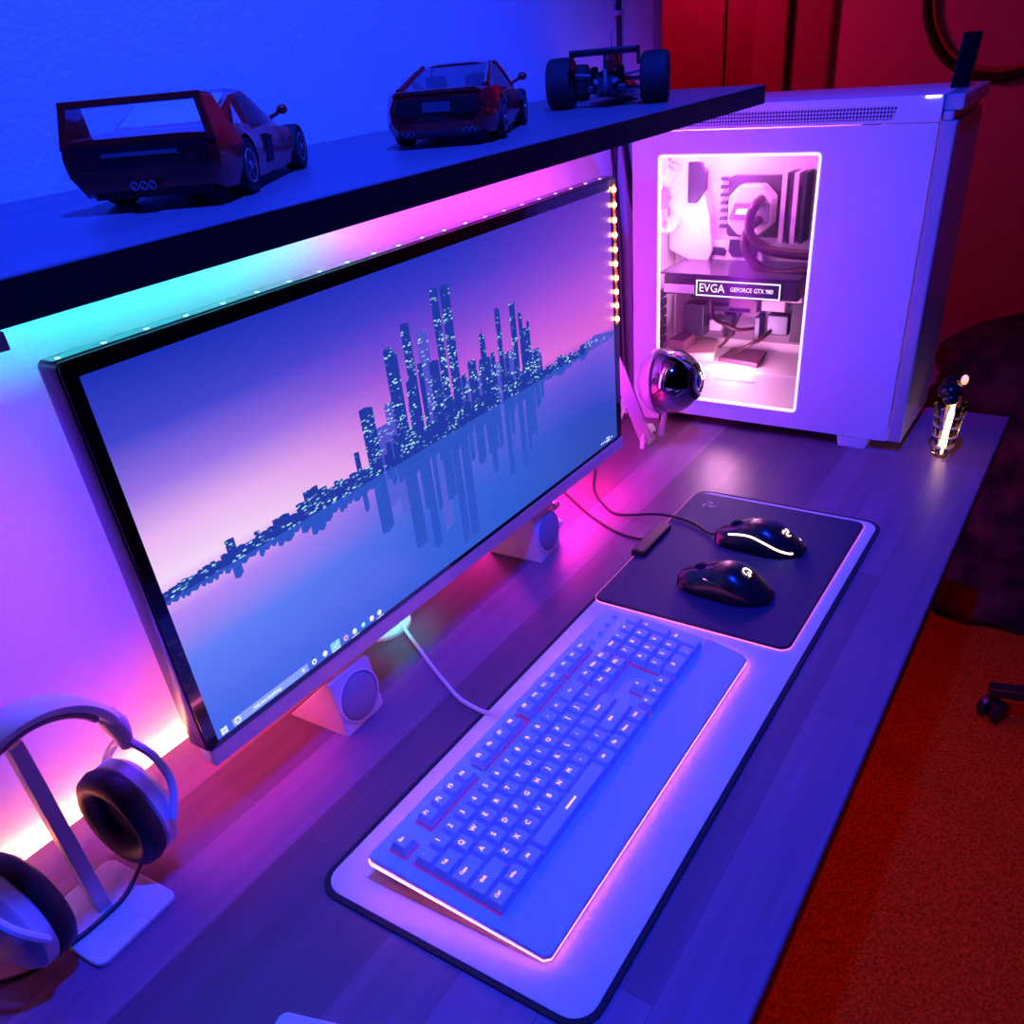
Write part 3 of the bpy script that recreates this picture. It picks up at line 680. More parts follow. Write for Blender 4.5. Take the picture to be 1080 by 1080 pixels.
# graphics card
M_GPUD=mat('dark_card_shroud',(.06,.045,.08),.35)
gp=MB(); gp.box(CX+30,CX+150,48,292,228,262); gpo=pcb(gp,'graphics_card',M_GPUD,bevel=3)
b=MB(); b.box(CX+30,CX+150,48,300,262.2,265); sub(b,'backplate',mat('dark_violet_backplate',(.10,.08,.14),.3,.3),gpo)
b=MB(); b.box(CX+27,CX+30.4,76,229,229,257); so=sub(b,'name_strip',mat('dark_navy_strip',(.02,.02,.06),.4),gpo)
M_LOGO=emis('white_lettering',(.95,.9,1),1.6)
Rm=lambda y,z:frame_m((CX+26.7,y,z),(0,-1,0),(0,0,1))
text('lettering','EVGA',20,M_LOGO,so,Rm(199,243),.95)
text('lettering','GEFORCE GTX 980',10.5,M_LOGO,so,Rm(127,243),.86)
b=MB(); b.prism([(226,231),(79,231),(79,255),(226,255)],CX+26.4,CX+26.9,f=lambda y,z,x:(x,y,z)); b.bm.faces.ensure_lookup_table()
bmesh.ops.delete(b.bm,geom=list(b.bm.verts),context='VERTS'); yz(b,[(77,230),(228,230),(228,256.5),(77,256.5)],[(79,232),(226,232),(226,254.5),(79,254.5)],CX+26.2,CX+27); sub(b,'strip_outline',M_LOGO,so)
b=MB(); b.box(CX+27,CX+30.5,232,290,232,246); sub(b,'white_end_piece',mat('white_armour',(.85,.8,.82),.4),gpo)
b=MB(); b.lathe([(26,0),(26,-3)],(CX+62,120,228),'z',24); b.lathe([(26,0),(26,-3)],(CX+62,220,228),'z',24); sub(b,'card_fan',M_HEAT,gpo)
# lower board, shroud, drive
b=MB(); b.box(CX+150,CX+168,60,320,120,228); pcb(b,'lower_board',mat('mauve_board',(.24,.15,.27),.5))
for y0,y1,z0,z1,m in((222,282,196,214,M_HEAT),(150,205,176,222,mat('plum_chip',(.16,.06,.12),.4)),(98,142,182,220,mat('pale_bracket',(.6,.52,.58),.5)),(90,130,140,176,M_HEAT),(60,86,130,200,M_NAVY)):
    b=MB(); b.box(CX+130,CX+151,y0,y1,z0,z1); pcb(b,'expansion_slot' if z1-z0<30 else 'board_component',m,bevel=2)
for y0,y1,z0,z1,x0,m in((250,292,128,188,120,M_HEAT),(196,214,128,170,132,M_NAVY),(216,240,140,160,126,mat('pale_bracket',(.6,.52,.58),.5)),(140,152,124,172,124,M_HEAT),(62,96,205,226,110,mat('pale_bracket',(.6,.52,.58),.5)),(160,240,176,186,130,M_NAVY)):
    b=MB(); b.box(CX+x0,CX+151,y0,y1,z0,z1); pcb(b,'board_component',m,bevel=2)
b=MB(); b.box(CX+60,CX+110,262,296,100.5,136); pcb(b,'fan_controller',mat('plum_chip',(.16,.06,.12),.4),bevel=2)
for k in range(4):
    b=MB(); b.box(CX+166,CX+168.6,100+k*46,128+k*46,452,458); pcb(b,'tray_slot',M_NAVY)
for P in([(CX+140,180,180),(CX+116,186,158),(CX+110,196,132),(CX+120,214,112)],[(CX+140,240,190),(CX+112,226,168),(CX+104,200,160),(CX+112,176,150),(CX+130,150,150)],[(CX+140,120,150),(CX+110,128,140),(CX+96,150,128),(CX+100,176,108)]):
    b=MB(); b.tube(spline(P,6),3.2,8); pcb(b,'power_cable',M_TUBE,smooth=True)
b=MB(); b.box(CX+36,CX+166,-126,332,26,100); shr=pcb(b,'power_supply_shroud',M_TRAY,bevel=4)
b=MB(); b.box(CX+34.8,CX+36.2,150,188,80,83); b.box(CX+34.8,CX+36.2,112,146,80,83); sub(b,'embossed_mark',mat('pale_grey_print',(.45,.40,.45),.6),shr)
b=MB(); b.prism([(CX+60,118),(CX+138,128),(CX+138,196),(CX+74,198)],100.2,108); pcb(b,'storage_drive',mat('plum_drive',(.12,.045,.09),.4),bevel=1.5)
b=MB(); b.prism([(CX+50,262),(CX+70,206),(CX+150,228),(CX+150,290)],100.2,116); pcb(b,'cable_cover',mat('peach_cover',(.75,.5,.42),.5),bevel=3)
b=MB(); b.lathe([(52,0),(52,22)],(CX+92,12,190),'y',32,cap=False); b.lathe([(48,0),(48,22)],(CX+92,12,190),'y',32,cap=False); pcb(b,'front_fan',mat('rosy_fan',(.6,.3,.32),.45))
b=MB(); b.box(CX+30,CX+160,-20,-4,110,480); pcb(b,'radiator',M_NAVY)

# ------------------------------------------------------------------ antenna on the tower
b=MB(); b.rings([[(1200,-147,523),(1212,-147,523),(1212,-122,523),(1200,-122,523)],[(1204,-150,560),(1216,-150,560),(1216,-125,560),(1204,-125,560)],[(1206,-152,590),(1218,-152,590),(1218,-127,590),(1206,-127,590)]])
o=b.build('antenna',M_BLACKG,bevel=2); tag(o,'short black glossy antenna standing on top of the white tower','antenna')

# ------------------------------------------------------------------ ball camera on a hinged bracket
wc=thing('ball_camera','glossy chrome ball on a hinged white bracket in front of the tower','camera',(985,240,0))
def wcb(b,name,m,**k): return b.build(name,m,wc,loc=(-985,-240,0),**k)
bc=Vector((978,206,126))
BS=1.16
b=MB(); b.sphere(tuple(bc),46*BS,32,20); wcb(b,'ball',M_DCHROME,smooth='all')
vd=Vector((-.62,-.72,.22)).normalized(); ax=Vector((.02,-.86,.10)).normalized(); a1=ax.cross(Vector((0,0,1))).normalized(); a2=a1.cross(ax)
def cring(r,off,n=32): return [tuple(bc+ax*off*BS+a1*r*BS*math.cos(2*PI*i/n)+a2*r*BS*math.sin(2*PI*i/n)) for i in range(n)]
b=MB(); b.rings([cring(42,-20),cring(47,-19),cring(47.6,-14),cring(44,-13)],cap=False); wcb(b,'seam_ring',M_SILVER,smooth=True)
b=MB(); b.rings([cring(26,38),cring(27,40),cring(22,44),cring(16,45),cring(14,41)]); wcb(b,'lens_ring',M_BLACKG,smooth=True)
b=MB(); b.rings([cring(14,41),cring(9,46),cring(3,48)]); wcb(b,'lens',mat('dark_lens',(.03,.05,.12),.05,coat=1),smooth=True)
b=MB(); b.rings([cring(45.9,-19),cring(46.8,-30+20-12),cring(40,-30),cring(30,-40),cring(12,-48)],cap=True); wcb(b,'pale_back_shell',mat('pale_pink_gloss',(.7,.55,.68),.15),smooth=True)
b=MB(); b.tube([(978,214,84),(984,226,24)],5,12); wcb(b,'stem',M_CHROME,smooth=True)
def plank(p,q,w,t,b):
    p=Vector(p);q=Vector(q);d=(q-p).normalized(); s_=Vector((.75,-.66,0)); s_=(s_-d*s_.dot(d)).normalized(); u=d.cross(s_)
    b.rings([[tuple(e+s_*w*i+u*t*j) for i,j in((-1,-1),(1,-1),(1,1),(-1,1))] for e in(p,q)])
b=MB(); plank((982,254,8),(868,250,176),11,3,b); plank((868,250,176),(790,246,280),11,3,b); wcb(b,'arm',M_PLASTIC_W,bevel=1)
b=MB(); plank((990,250,14),(880,246,176),3,5,b); wcb(b,'arm_rib',mat('pale_rib',(.6,.56,.62),.4))
b=MB(); b.prism([(962,0),(1012,0),(1014,20),(1002,34),(966,44)],250,258,f=lambda x,z,y:(x,y,z) ); wcb(b,'bracket_plate',M_PLASTIC_W,bevel=1)
for x,z in((970,8),(1004,16),(972,36)):
    b=MB(); b.lathe([(3.4,0),(3.4,-3.5),(2.4,-4.2)],(x,250,z),'y',12); wcb(b,'screw',M_GREY,smooth=True)

# ------------------------------------------------------------------ headphone stand and headphones
hs=thing('headphone_stand','white headphone stand with square base and flat pole at the near left','headphone stand',(-163,246,0))
b=MB(); b.prism([(x*math.cos(.05)-y*math.sin(.05),x*math.sin(.05)+y*math.cos(.05)) for x,y in rrect(-43,42,-49,47,9)],0,6); b.build('base',M_PLASTIC_W,hs,bevel=1.5)
b=MB(); b.prism(rrect(-6.5,6.5,-2.6,10.6,1.5),6,206); b.build('pole',M_PLASTIC_W,hs,bevel=1)
hp=thing('headphones','white over-ear headphones with dark ear cushions hanging on the stand','headphones',(-163,248,0),(0,0,.12))
HC=(-7,0)
def bandpts(r0,zc,a0,a1,n=26,fx=1,fz=1,cx=0):
    return [(cx+r0*fx*math.cos(a),0,zc+r0*fz*math.sin(a)) for a in [a0+(a1-a0)*i/n for i in range(n+1)]]
def strap(b,pts,w,t):
    rs=[]
    for i,p in enumerate(pts):
        p=Vector(p); tn=(Vector(pts[min(i+1,len(pts)-1)])-Vector(pts[max(i-1,0)])).normalized(); nn=Vector((tn.z,0,-tn.x)); ww=w*(1-.35*abs(2*i/(len(pts)-1)-1)**3)
        rs.append([tuple(p+nn*a+Vector((0,c*ww,0))) for a,c in((t,-.7),(t,.7),(t*.3,1),(-t*.5,1),(-t,.8),(-t,-.8),(-t*.5,-1),(t*.3,-1))])
    b.rings(rs)
b=MB(); strap(b,bandpts(86,140,.35,PI-.35,fx=.98,fz=1.0),18,5.5); b.build('headband',M_PLASTIC_W,hp,smooth=True)
b=MB(); strap(b,bandpts(78,140,.55,PI-.55,fx=.98,fz=1.0),14,3.5); part_label(b.build('band_padding',mat('rosy_padding',(.36,.24,.27),.7),hp,smooth=True),'padded underside of the band')
for sgn in(1,-1):
    b=MB(); b.tube([(sgn*78,0,172),(sgn*82,0,160),(sgn*84,0,146),(sgn*84,0,132)],[9,11,9,6],12); b.build('hinge',mat('pale_hinge',(.66,.58,.62),.4),hp,smooth=True)
    # forked yoke on the outside of the cup
    b=MB()
    for q in(-1,1): b.tube(spline([(sgn*84,0,140),(sgn*88,q*24,124),(sgn*83,q*42,100),(sgn*68,q*47,72)],6),4,8)
    b.build('yoke',M_PLASTIC_W,hp,smooth=True)
    tl=.20*sgn
    def cup(prof,c):
        rs=[]
        for r,h in prof:
            rs.append([(sgn*(c[0]+h)+(r*1.08*math.sin(a))*(-.10)*sgn*-1*0,r*.92*math.cos(a),c[2]+r*1.13*math.sin(a)) for a in [2*PI*i/36 for i in range(36)]])
        return rs
    c=(58,0,72)
    b=MB(); b.rings(cup([(44,0),(47,3),(47,14),(40,22),(26,27),(8,28)],c)); ec=b.build('ear_cup',M_PLASTIC_W,hp,smooth=True)
    b=MB(); b.rings(cup([(47,0),(49,-6),(47,-15),(40,-20),(33,-18),(28,-10),(26,0)],c),cap=False); part_label(b.build('ear_cushion',M_LEATHER,hp,smooth='all'),'dark leather ring cushion')
    b=MB(); b.rings(cup([(27,-3),(20,-2.5),(6,-2.2)],c)); b.build('ear_mesh',mat('dark_mesh_cloth',(.02,.015,.02),.9),hp)
b=MB(); b.tube(spline([(58,0,24),(42,-6,16),(16,-12,9.4),(-6,-12,8.8),(-30,-9,8.8),(-50,-4,8.6),(-64,4,4),(-78,14,3),(-96,34,3)],8),2.2,8); b.build('cable',M_CABLE,hp,smooth=True)

# ------------------------------------------------------------------ model cars
def boolean(o,cutters):
    for c in cutters:
        md=o.modifiers.new('arch','BOOLEAN'); md.object=c; md.operation='DIFFERENCE'; md.solver='EXACT'
    dg=bpy.context.evaluated_depsgraph_get(); me=bpy.data.meshes.new_from_object(o.evaluated_get(dg)); o.modifiers.clear(); o.data=me
    for c in cutters: bpy.data.objects.remove(c)
def sect(x,pts): return [(x,y,z) for y,z in pts]+[(x,-y,z) for y,z in pts[::-1]]
def wheel(root,x,y,r,w,side,rimmat,spokes=5):
    b=MB(); b.lathe([(r*.62,-w/2),(r*.93,-w/2),(r,-w*.36),(r,w*.36),(r*.93,w/2),(r*.62,w/2)],(0,0,0),'y',28); o=b.build('wheel',M_RUBBER,root,smooth=True,loc=(x,y,r))
    b=MB(); b.lathe([(r*.64,w*.47*side),(r*.60,w*.53*side),(r*.54,w*.50*side),(r*.53,w*.3*side)],(0,0,0),'y',24,cap=False)
    for k in range(spokes):
        a=2*PI*k/spokes; c,s_=math.cos(a),math.sin(a); n=(-s_,c); q=r*.10
        b.rings([[(c*r*.1+n[0]*q,w*yy*side,s_*r*.1+n[1]*q),(c*r*.56+n[0]*q*.8,w*yy*side,s_*r*.56+n[1]*q*.8),(c*r*.56-n[0]*q*.8,w*yy*side,s_*r*.56-n[1]*q*.8),(c*r*.1-n[0]*q,w*yy*side,s_*r*.1-n[1]*q)] for yy in(.42,.5)])
    b.lathe([(r*.16,w*.40*side),(r*.14,w*.54*side)],(0,0,0),'y',14); b.build('rim',rimmat,o)
    return o
M_RIM=mat('pale_alloy',(.5,.5,.55),.3,.8)
M_DARKP=mat('black_grille_plastic',(.012,.01,.012),.4)
M_SMOKE=emis('dim',(0,0,0),0) if False else mat('tail_lamp_red',(.25,.01,.01),.2,coat=.6)
def cutcyl(root,x,y,r,w,z):
    b=MB(); b.lathe([(r,-w/2),(r,w/2)],(x,y,z),'y',28); return b.build('arch_cutter',M_DARKP,root)
def supercar(loc,rz):
    r=thing('model_car','red model sports car with tall rear wing hoop, leftmost on the shelf','model car',loc,(0,0,rz),'model cars on the wall shelf')
    st=[(-122,[(46,14),(53,24),(54,34),(52,44),(30,45)]),(-112,[(50,10),(55,22),(56,34),(53,46),(30,47)]),(-70,[(51,8),(56,20),(56,34),(52,45),(30,47)]),(-20,[(50,8),(52,20),(51,32),(48,40),(28,41)]),(30,[(50,8),(52,18),(51,28),(48,36),(28,36)]),(72,[(50,8),(54,18),(53,27),(49,32),(26,31)]),(100,[(48,8),(50,15),(48,20),(44,24),(24,24)]),(118,[(40,8),(41,11),(40,14),(36,16),(20,16)]),(123,[(34,8),(35,10),(34,11),(30,12),(18,12)])]
    b=MB(); b.rings([sect(x,p) for x,p in st]); body=b.build('body',M_RED,r,smooth=True)
    boolean(body,[cutcyl(r,-68,sg*48,20.5,24,18) for sg in(-1,1)]+[cutcyl(r,70,sg*48,19,22,17) for sg in(-1,1)])
    b=MB(); b.rings([sect(x,p) for x,p in[(-92,[(34,40),(32,45),(20,46)]),(-58,[(40,40),(36,52),(22,53)]),(-28,[(43,38),(35,61),(20,63)]),(6,[(44,36),(34,62),(20,64)]),(30,[(45,34),(37,50),(22,51)]),(54,[(44,33),(42,35),(24,36)])]]); b.build('cabin',M_RED,r,smooth=True)
    b=MB(); b.rings([sect(x,p) for x,p in[(-88,[(30,45.5),(20,46.5)]),(-56,[(33,53.5),(20,54.5)]),(-30,[(32,62.0),(20,63.5)])]],cap=False); b.build('rear_window',mat('pale_clear_window',(.5,.5,.6),.15),r)
    b=MB(); b.rings([sect(x,p) for x,p in[(9,[(32,62.5),(20,64.5)]),(31,[(36,50.5),(22,51.8)]),(50,[(40,36.5),(24,37.5)])]],cap=False); b.build('windscreen',M_GLASSD,r)
    for sg in(-1,1):
        b=MB(); b.poly([(-22,sg*43.4,41),(26,sg*45.4,38),(6,sg*36.4,60),(-20,sg*36.4,60)]); b.build('side_window',M_GLASSD,r)
        b=MB(); b.poly([(-34,sg*43.2,42),(-50,sg*42.2,43.5),(-34,sg*37.6,56)]); b.build('quarter_window',mat('pale_clear_window',(.5,.5,.6),.15),r)
        b=MB(); b.prism([(-20,15),(-8,15),(-2,32),(-16,34)],sg*50,sg*53,f=lambda x,z,y:(x,y,z)); b.build('side_intake',M_DARKP,r)
        b=MB(); b.rings([[(x,sg*(48-(z-40)*.2),z) for x,z in((-123,40),(-84,42),(-96,64),(-118,66))],[(x,sg*(54-(z-40)*.22),z) for x,z in((-123,40),(-84,42),(-96,64),(-118,66))]]); b.build('wing_post',M_RED,r,bevel=1)
        b=MB(); b.tube([(22,sg*47,42),(24,sg*54,45)],1.6,8); b.sphere((25,sg*57,47),4.6,12,8,.8); b.build('mirror',M_RED,r,smooth=True)
        wheel(r,-68,sg*46,18,17,sg,M_RIM); wheel(r,70,sg*47,17,14,sg,M_RIM)
        for k in range(2):
            b=MB(); b.lathe([(4.2,0),(4.2,-2)],(-122,sg*(44-10*k),33),'x',16); b.build('tail_lamp',M_SMOKE,r)
    b=MB(); b.rings([[(x,y,z) for x,z in((-119,63),(-95,61.5),(-96,65),(-118,67.5))] for y in(-48.5,48.5)]); b.build('wing_blade',M_RED,r,bevel=1)
    b=MB(); b.box(-123.6,-121,-47,47,27,41); b.build('tail_grille',M_DARKP,r)
    b=MB(); b.box(-124,-123,-26,26,34,36.5); b.build('tail_script',mat('dull_chrome_script',(.3,.3,.34),.4,.6),r)
    b=MB(); b.box(-121,-112,-40,40,9,15); b.build('rear_diffuser',M_DARKP,r)
    for y in(-6,0,6):
        b=MB(); b.lathe([(2.8,-122),(2.8,-130),(2.1,-130),(2.1,-124)],(0,y,17),'x',14); b.build('exhaust_pipe',M_CHROME,r,smooth=True)
    return r
supercar((158,236,553),.52)
def coupe(loc,rz):
    r=thing('model_car','dark red rounded model coupe, middle one of three on the shelf','model car',loc,(0,0,rz),'model cars on the wall shelf')
    st=[(-118,[(38,14),(44,22),(45,32),(40,41),(24,42)]),(-108,[(46,9),(51,20),(51,32),(46,45),(26,46)]),(-70,[(50,8),(53,20),(53,32),(48,44),(28,46)]),(-15,[(49,8),(51,20),(51,32),(47,40),(26,41)]),(40,[(49,8),(52,18),(51,30),(47,37),(26,37)]),(75,[(48,8),(52,17),(50,27),(45,32),(24,32)]),(104,[(42,9),(45,15),(43,20),(38,24),(20,24)]),(118,[(28,9),(30,12),(28,15),(24,17),(14,17)])]
    b=MB(); b.rings([sect(x,p) for x,p in st]); body=b.build('body',M_RED2,r,smooth=True)
    boolean(body,[cutcyl(r,-68,sg*48,20,24,17.5) for sg in(-1,1)]+[cutcyl(r,68,sg*48,19,22,17) for sg in(-1,1)])
    b=MB(); b.rings([sect(x,p) for x,p in[(-20,[(33,61),(18,63)]),(-8,[(34.5,62.5),(18,64.5)]),(10,[(34,62),(18,64)]),(16,[(33,60.5),(18,62.5)])]]); b.build('roof',M_RED2,r,smooth=True)
    for sg in(-1,1):
        b=MB(); b.tube([(-88,sg*42,45),(-50,sg*38,54),(-19,sg*33.4,61.5)],[3.4,3.0,2.4],8); b.build('rear_pillar',M_RED2,r,smooth=True)
        b=MB(); b.tube([(15,sg*33,61),(32,sg*39,50),(52,sg*43,37)],[2,1.8,1.8],8); b.build('front_pillar',M_RED2,r,smooth=True)
        b=MB(); b.poly([(-60,sg*44,43),(40,sg*44.5,38),(12,sg*34.5,60),(-18,sg*34.5,60)]); b.build('side_window',M_GLASSD,r)
        b=MB(); b.tube([(34,sg*46,41),(35,sg*53,44)],1.5,8); b.sphere((36,sg*57,46),5,12,8,.75); b.build('mirror',M_RED2,r,smooth=True)
        wheel(r,-68,sg*46,17,16,sg,M_RIM); wheel(r,68,sg*46,17,15,sg,M_RIM)
        b=MB(); b.prism([(-52,20),(-26,24),(-20,33),(-46,34)],sg*50,sg*52.6,f=lambda x,z,y:(x,y,z)); b.build('side_intake',M_DARKP,r)
        for k in range(2):
            b=MB(); b.lathe([(4.8,0),(4.8,-2.4),(3.6,-3)],(-117,sg*(36-11*k),33),'x',18); b.build('tail_lamp',M_SMOKE,r)
        for k in range(2):
            b=MB(); b.lathe([(2.6,-112),(2.6,-121),(1.9,-121),(1.9,-114)],(0,sg*(26+6*k),13),'x',12); b.build('exhaust_pipe',M_CHROME,r,smooth=True)
    b=MB(); b.poly([(-86,-38,46),(-86,38,46),(-20,32,61.5),(-20,-32,61.5)]); b.build('rear_window',M_GLASSD,r)
    b=MB(); b.poly([(50,-41,37.5),(50,41,37.5),(16,32,61),(16,-32,61)]); b.build('windscreen',M_GLASSD,r)
    for sg in(-1,1):
        b=MB(); b.box(-30,-20,sg*20-10,sg*20+10,34,54); b.build('seat',M_DARKP,r,bevel=3)
    b=MB(); b.rings([[(-120.5,y,z) for y,z in rrect(-38,38,27,39,4)],[(-117,y,z) for y,z in rrect(-40,40,26,40,4)]]); b.build('tail_grille',M_DARKP,r)
    b=MB(); b.rings([[(x,y,z) for y,z in((-42,43),(42,43),(38,46.5),(-38,46.5))] for x in(-119,-104)]); b.build('tail_lip',M_RED2,r,bevel=1.5)
    b=MB(); b.box(-121,-115,-40,40,8,14); b.build('rear_bumper',M_DARKP,r,bevel=2)
    b=MB(); b.box(-121.4,-119.8,-13,13,29,37); b.build('number_plate_recess',mat('pale_plate',(.10,.10,.12),.25),r)
    return r
coupe((476,217,553),.42)
def racer(loc,rz,k):
    r=thing('model_car','model open-wheel racing car with fat black rear tyres, nearest the tower','model car',loc,(0,0,rz),'model cars on the wall shelf')
    r.scale=(k,k,k)
    b=MB(); b.rings([sect(x,p) for x,p in[(-60,[(14,12),(18,22),(12,30),(6,31)]),(-20,[(24,8),(30,18),(24,32),(12,34)]),(20,[(30,7),(36,14),(24,28),(12,31)]),(60,[(22,7),(24,14),(16,24),(8,26)]),(110,[(12,8),(13,13),(9,17),(5,18)]),(135,[(6,8),(7,10),(5,12),(3,13)])]]); b.build('body',M_RED2,r,smooth=True)
    for sg in(-1,1):
        b=MB(); b.lathe([(15,-18),(25,-18),(28.5,-15),(29.5,-8),(29.5,8),(28.5,15),(25,18),(15,18)],(0,0,0),'y',36); o=b.build('rear_tyre',M_RUBBER,r,smooth=True,loc=(-62,sg*62,29.5))
        b=MB(); b.lathe([(15.4,-17),(14,-12),(6,-9),(5,-14)],(0,0,0),'y',24); b.build('rim',M_RIM,o,smooth=True)
        b=MB(); b.lathe([(13,-11),(20,-11),(23,-8),(23,8),(20,11),(13,11)],(0,0,0),'y',30); o=b.build('front_tyre',M_RUBBER,r,smooth=True,loc=(88,sg*58,23))
        b=MB(); b.lathe([(13.2,-10),(10,-6),(4,-9)],(0,0,0),'y',20); b.build('rim',M_RIM,o,smooth=True)
        b=MB(); b.tube([(-62,sg*14,30),(-62,sg*46,30)],2.2,8); b.tube([(-50,sg*14,20),(-62,sg*46,20)],1.6,8); b.tube([(-40,sg*16,34),(-60,sg*46,38)],1.6,8); b.build('suspension_arm',M_GREY,r,smooth=True)
        b=MB(); b.tube([(88,sg*10,22),(88,sg*48,23)],1.8,8); b.build('front_arm',M_GREY,r,smooth=True)
        b=MB(); b.prism([(-104,46),(-78,46),(-78,66),(-104,66)],sg*42,sg*44,f=lambda x,z,y:(x,y,z)); b.build('wing_end_plate',M_DARKP,r)
        b=MB(); b.tube(spline([(-30,sg*12,34),(-50,sg*20,36),(-72,sg*16,30),(-92,sg*12,30)],6),3.2,10); b.build('exhaust_pipe',M_GREY,r,smooth=True)
        for q in range(3):
            b=MB(); b.lathe([(3.2,26),(2.6,38),(4,41)],(-38+12*q,sg*9,0),'z',12); b.build('intake_trumpet',M_SILVER,r,smooth=True)
    b=MB(); b.rings([[(x,y,z) for x,z in((-106,63),(-78,58),(-78,60),(-105,66.5))] for y in(-43,43)]); b.build('rear_wing',M_DARKP,r,bevel=.8)
    b=MB(); b.box(-92,-84,-2,2,24,62); b.build('wing_strut',M_GREY,r)
    b=MB(); b.box(-86,-56,-13,13,13,40); b.box(-80,-66,-26,26,16,26); b.box(-74,-62,-22,-12,24,46); b.box(-74,-62,12,22,24,46); b.lathe([(7,-86),(6,-96)],(0,0,22),'x',16); b.build('gearbox',mat('dark_gearbox_metal',(.05,.05,.06),.5,.3),r,bevel=3)
    for sg in(-1,1):
        b=MB(); b.box(-56,-26,sg*14-6,sg*14+6,24,36); b.build('engine_bank',mat('dull_metal',(.08,.075,.09),.45,.5),r,bevel=2)
    b=MB(); b.rings([sect(x,p) for x,p in[(-30,[(6,34),(8,46),(4,52)]),(-12,[(9,32),(11,52),(6,58)]),(-6,[(9,32),(11,53),(6,59)])]]); b.build('air_box',M_RED2,r,smooth=True)
    b=MB(); b.tube(spline([(-26,-10,34),(-26,-8,56),(-26,0,62),(-26,8,56),(-26,10,34)],6),1.5,8); b.build('roll_hoop',M_CHROME,r,smooth=True)
    b=MB(); b.lathe([(1.2,60),(.7,86)],(-20,0,0),'z',8); b.build('aerial',M_CHROME,r)
    b=MB(); b.rings([[(x,y,z) for x,z in((112,9),(138,7),(138,9),(112,12))] for y in(-56,56)]); b.build('front_wing',M_RED2,r,bevel=.8)
    b=MB(); b.sphere((2,0,36),9,16,10,1.1); b.build('driver_helmet',mat('white_helmet',(.7,.7,.72),.3),r,smooth='all')
    return r
racer((806,216,553),.36,.93)

# ------------------------------------------------------------------ small lit glass ornament
ORN=1.14
orn=thing('glass_ornament','small glass ornament glowing warm white at the far right desk corner','ornament',(1124,-219,0))
def glass(name,col,al):
    m=bpy.data.materials.new(name); m.use_nodes=True; nt=m.node_tree; nt.nodes.clear()
    o=nt.nodes.new('ShaderNodeOutputMaterial'); mx=nt.nodes.new('ShaderNodeMixShader'); t=nt.nodes.new('ShaderNodeBsdfTransparent'); g=nt.nodes.new('ShaderNodeBsdfGlossy')
    g.inputs['Roughness'].default_value=.04; t.inputs['Color'].default_value=(*col,1); f=nt.nodes.new('ShaderNodeFresnel'); f.inputs['IOR'].default_value=al
    nt.links.new(f.outputs[0],mx.inputs[0]); nt.links.new(t.outputs[0],mx.inputs[1]); nt.links.new(g.outputs[0],mx.inputs[2]); nt.links.new(mx.outputs[0],o.inputs[0]); return m
b=MB(); b.lathe([(11,0),(14,3),(15,20),(19,60),(24,92),(23,92),(18,60),(14,22),(10,6)],(0,0,0),'z',14,cap=True); b.build('glass_body',glass('clear_glass',(.93,.9,.95),1.5),orn)
orn.scale=(ORN,ORN,1)
M_FIL=emis('warm_filament',(1.0,.55,.22),9)
b=MB(); b.tube(spline([(-4,2,6),(-5,0,30),(-4,-2,60),(0,-3,84),(6,-2,96)],5),[4.4]*6+[4]*8+[2.6]*7,8); b.build('glow_rod',M_FIL,orn,smooth=True)
b=MB(); b.tube(spline([(2,-6,10),(8,-6,26),(12,-9,42),(16,-14,58),(22,-16,74),(25,-16,86)],5),2.2,8); b.build('glow_wire',M_FIL,orn,smooth=True)
for k in range(4):
    b=MB(); b.tube([( (14.6+k*1.9)*math.cos(a),(14.6+k*1.9)*math.sin(a),18+k*18) for a in [2*PI*i/24 for i in range(25)]],.9,6); b.build('glass_band',mat('mauve_glass_band',(.35,.2,.4),.15),orn,smooth=True)
b=MB(); b.sphere((-4,4,112),17,16,10,.9); b.sphere((10,6,120),12,14,10,.9); b.sphere((-16,0,104),11,14,10,.9); b.build('dark_top',mat('dark_gloss_petals',(.02,.012,.012),.15,coat=.6),orn,smooth='all')
b=MB(); b.sphere((6,-10,128),5,10,8,1.6); b.build('glow_tip',emis('orange_tip',(1,.35,.12),1.6),orn,smooth='all')

# ------------------------------------------------------------------ pale device at the bottom edge
dv=thing('pale_device','pale blue flat device corner at the bottom edge of the desk','device',(-175,-15,0),(0,0,.30))
b=MB(); b.prism(rrect(-32,32,-62,32,8),0,11); b.build('shell',M_PLASTIC_W,dv,bevel=2)
b=MB(); b.box(16.5,17.6,-62,32,10.9,11.4); b.build('seam',M_GREY,dv)

# ------------------------------------------------------------------ cables on the back wall
def wallcable(pts,r,label):
    b=MB(); b.tube(spline(pts,8),r,8); o=b.build('wall_cable',M_CABLE,smooth=True); tag(o,label,'cable','black cables hanging on the back wall'); return o
wallcable([(1160,389,1250),(1160,389,670),(1161,389,610),(1155,389,540),(1142,389,490),(1135,389,400),(1137,389,320),(1138,388,240),(1142,388,120),(1146,386,20),(1146,384,6)],4.4,'thick straight black cable down the wall behind the racing car and beside the monitor')
b=MB(); b.box(1150,1172,385,394,650,657); o=b.build('cable_clip',mat('grey_clip',(.4,.4,.45),.5)); tag(o,'small grey clip holding the cable to the wall above the shelf','cable clip')
wallcable([(1112,397,545),(1118,389,520),(1128,389,450),(1135,384,400),(1140,381,320),(1146,381,210),(1152,381,100),(1152,378,6)],2.2,'thin black cable slanting from the shelf onto the thick straight one')
wallcable([(1164,397,545),(1170,389,520),(1186,389,450),(1208,388,380),(1226,386,320),(1226,386,300)],3.6,'thick black cable slanting down behind the white tower')
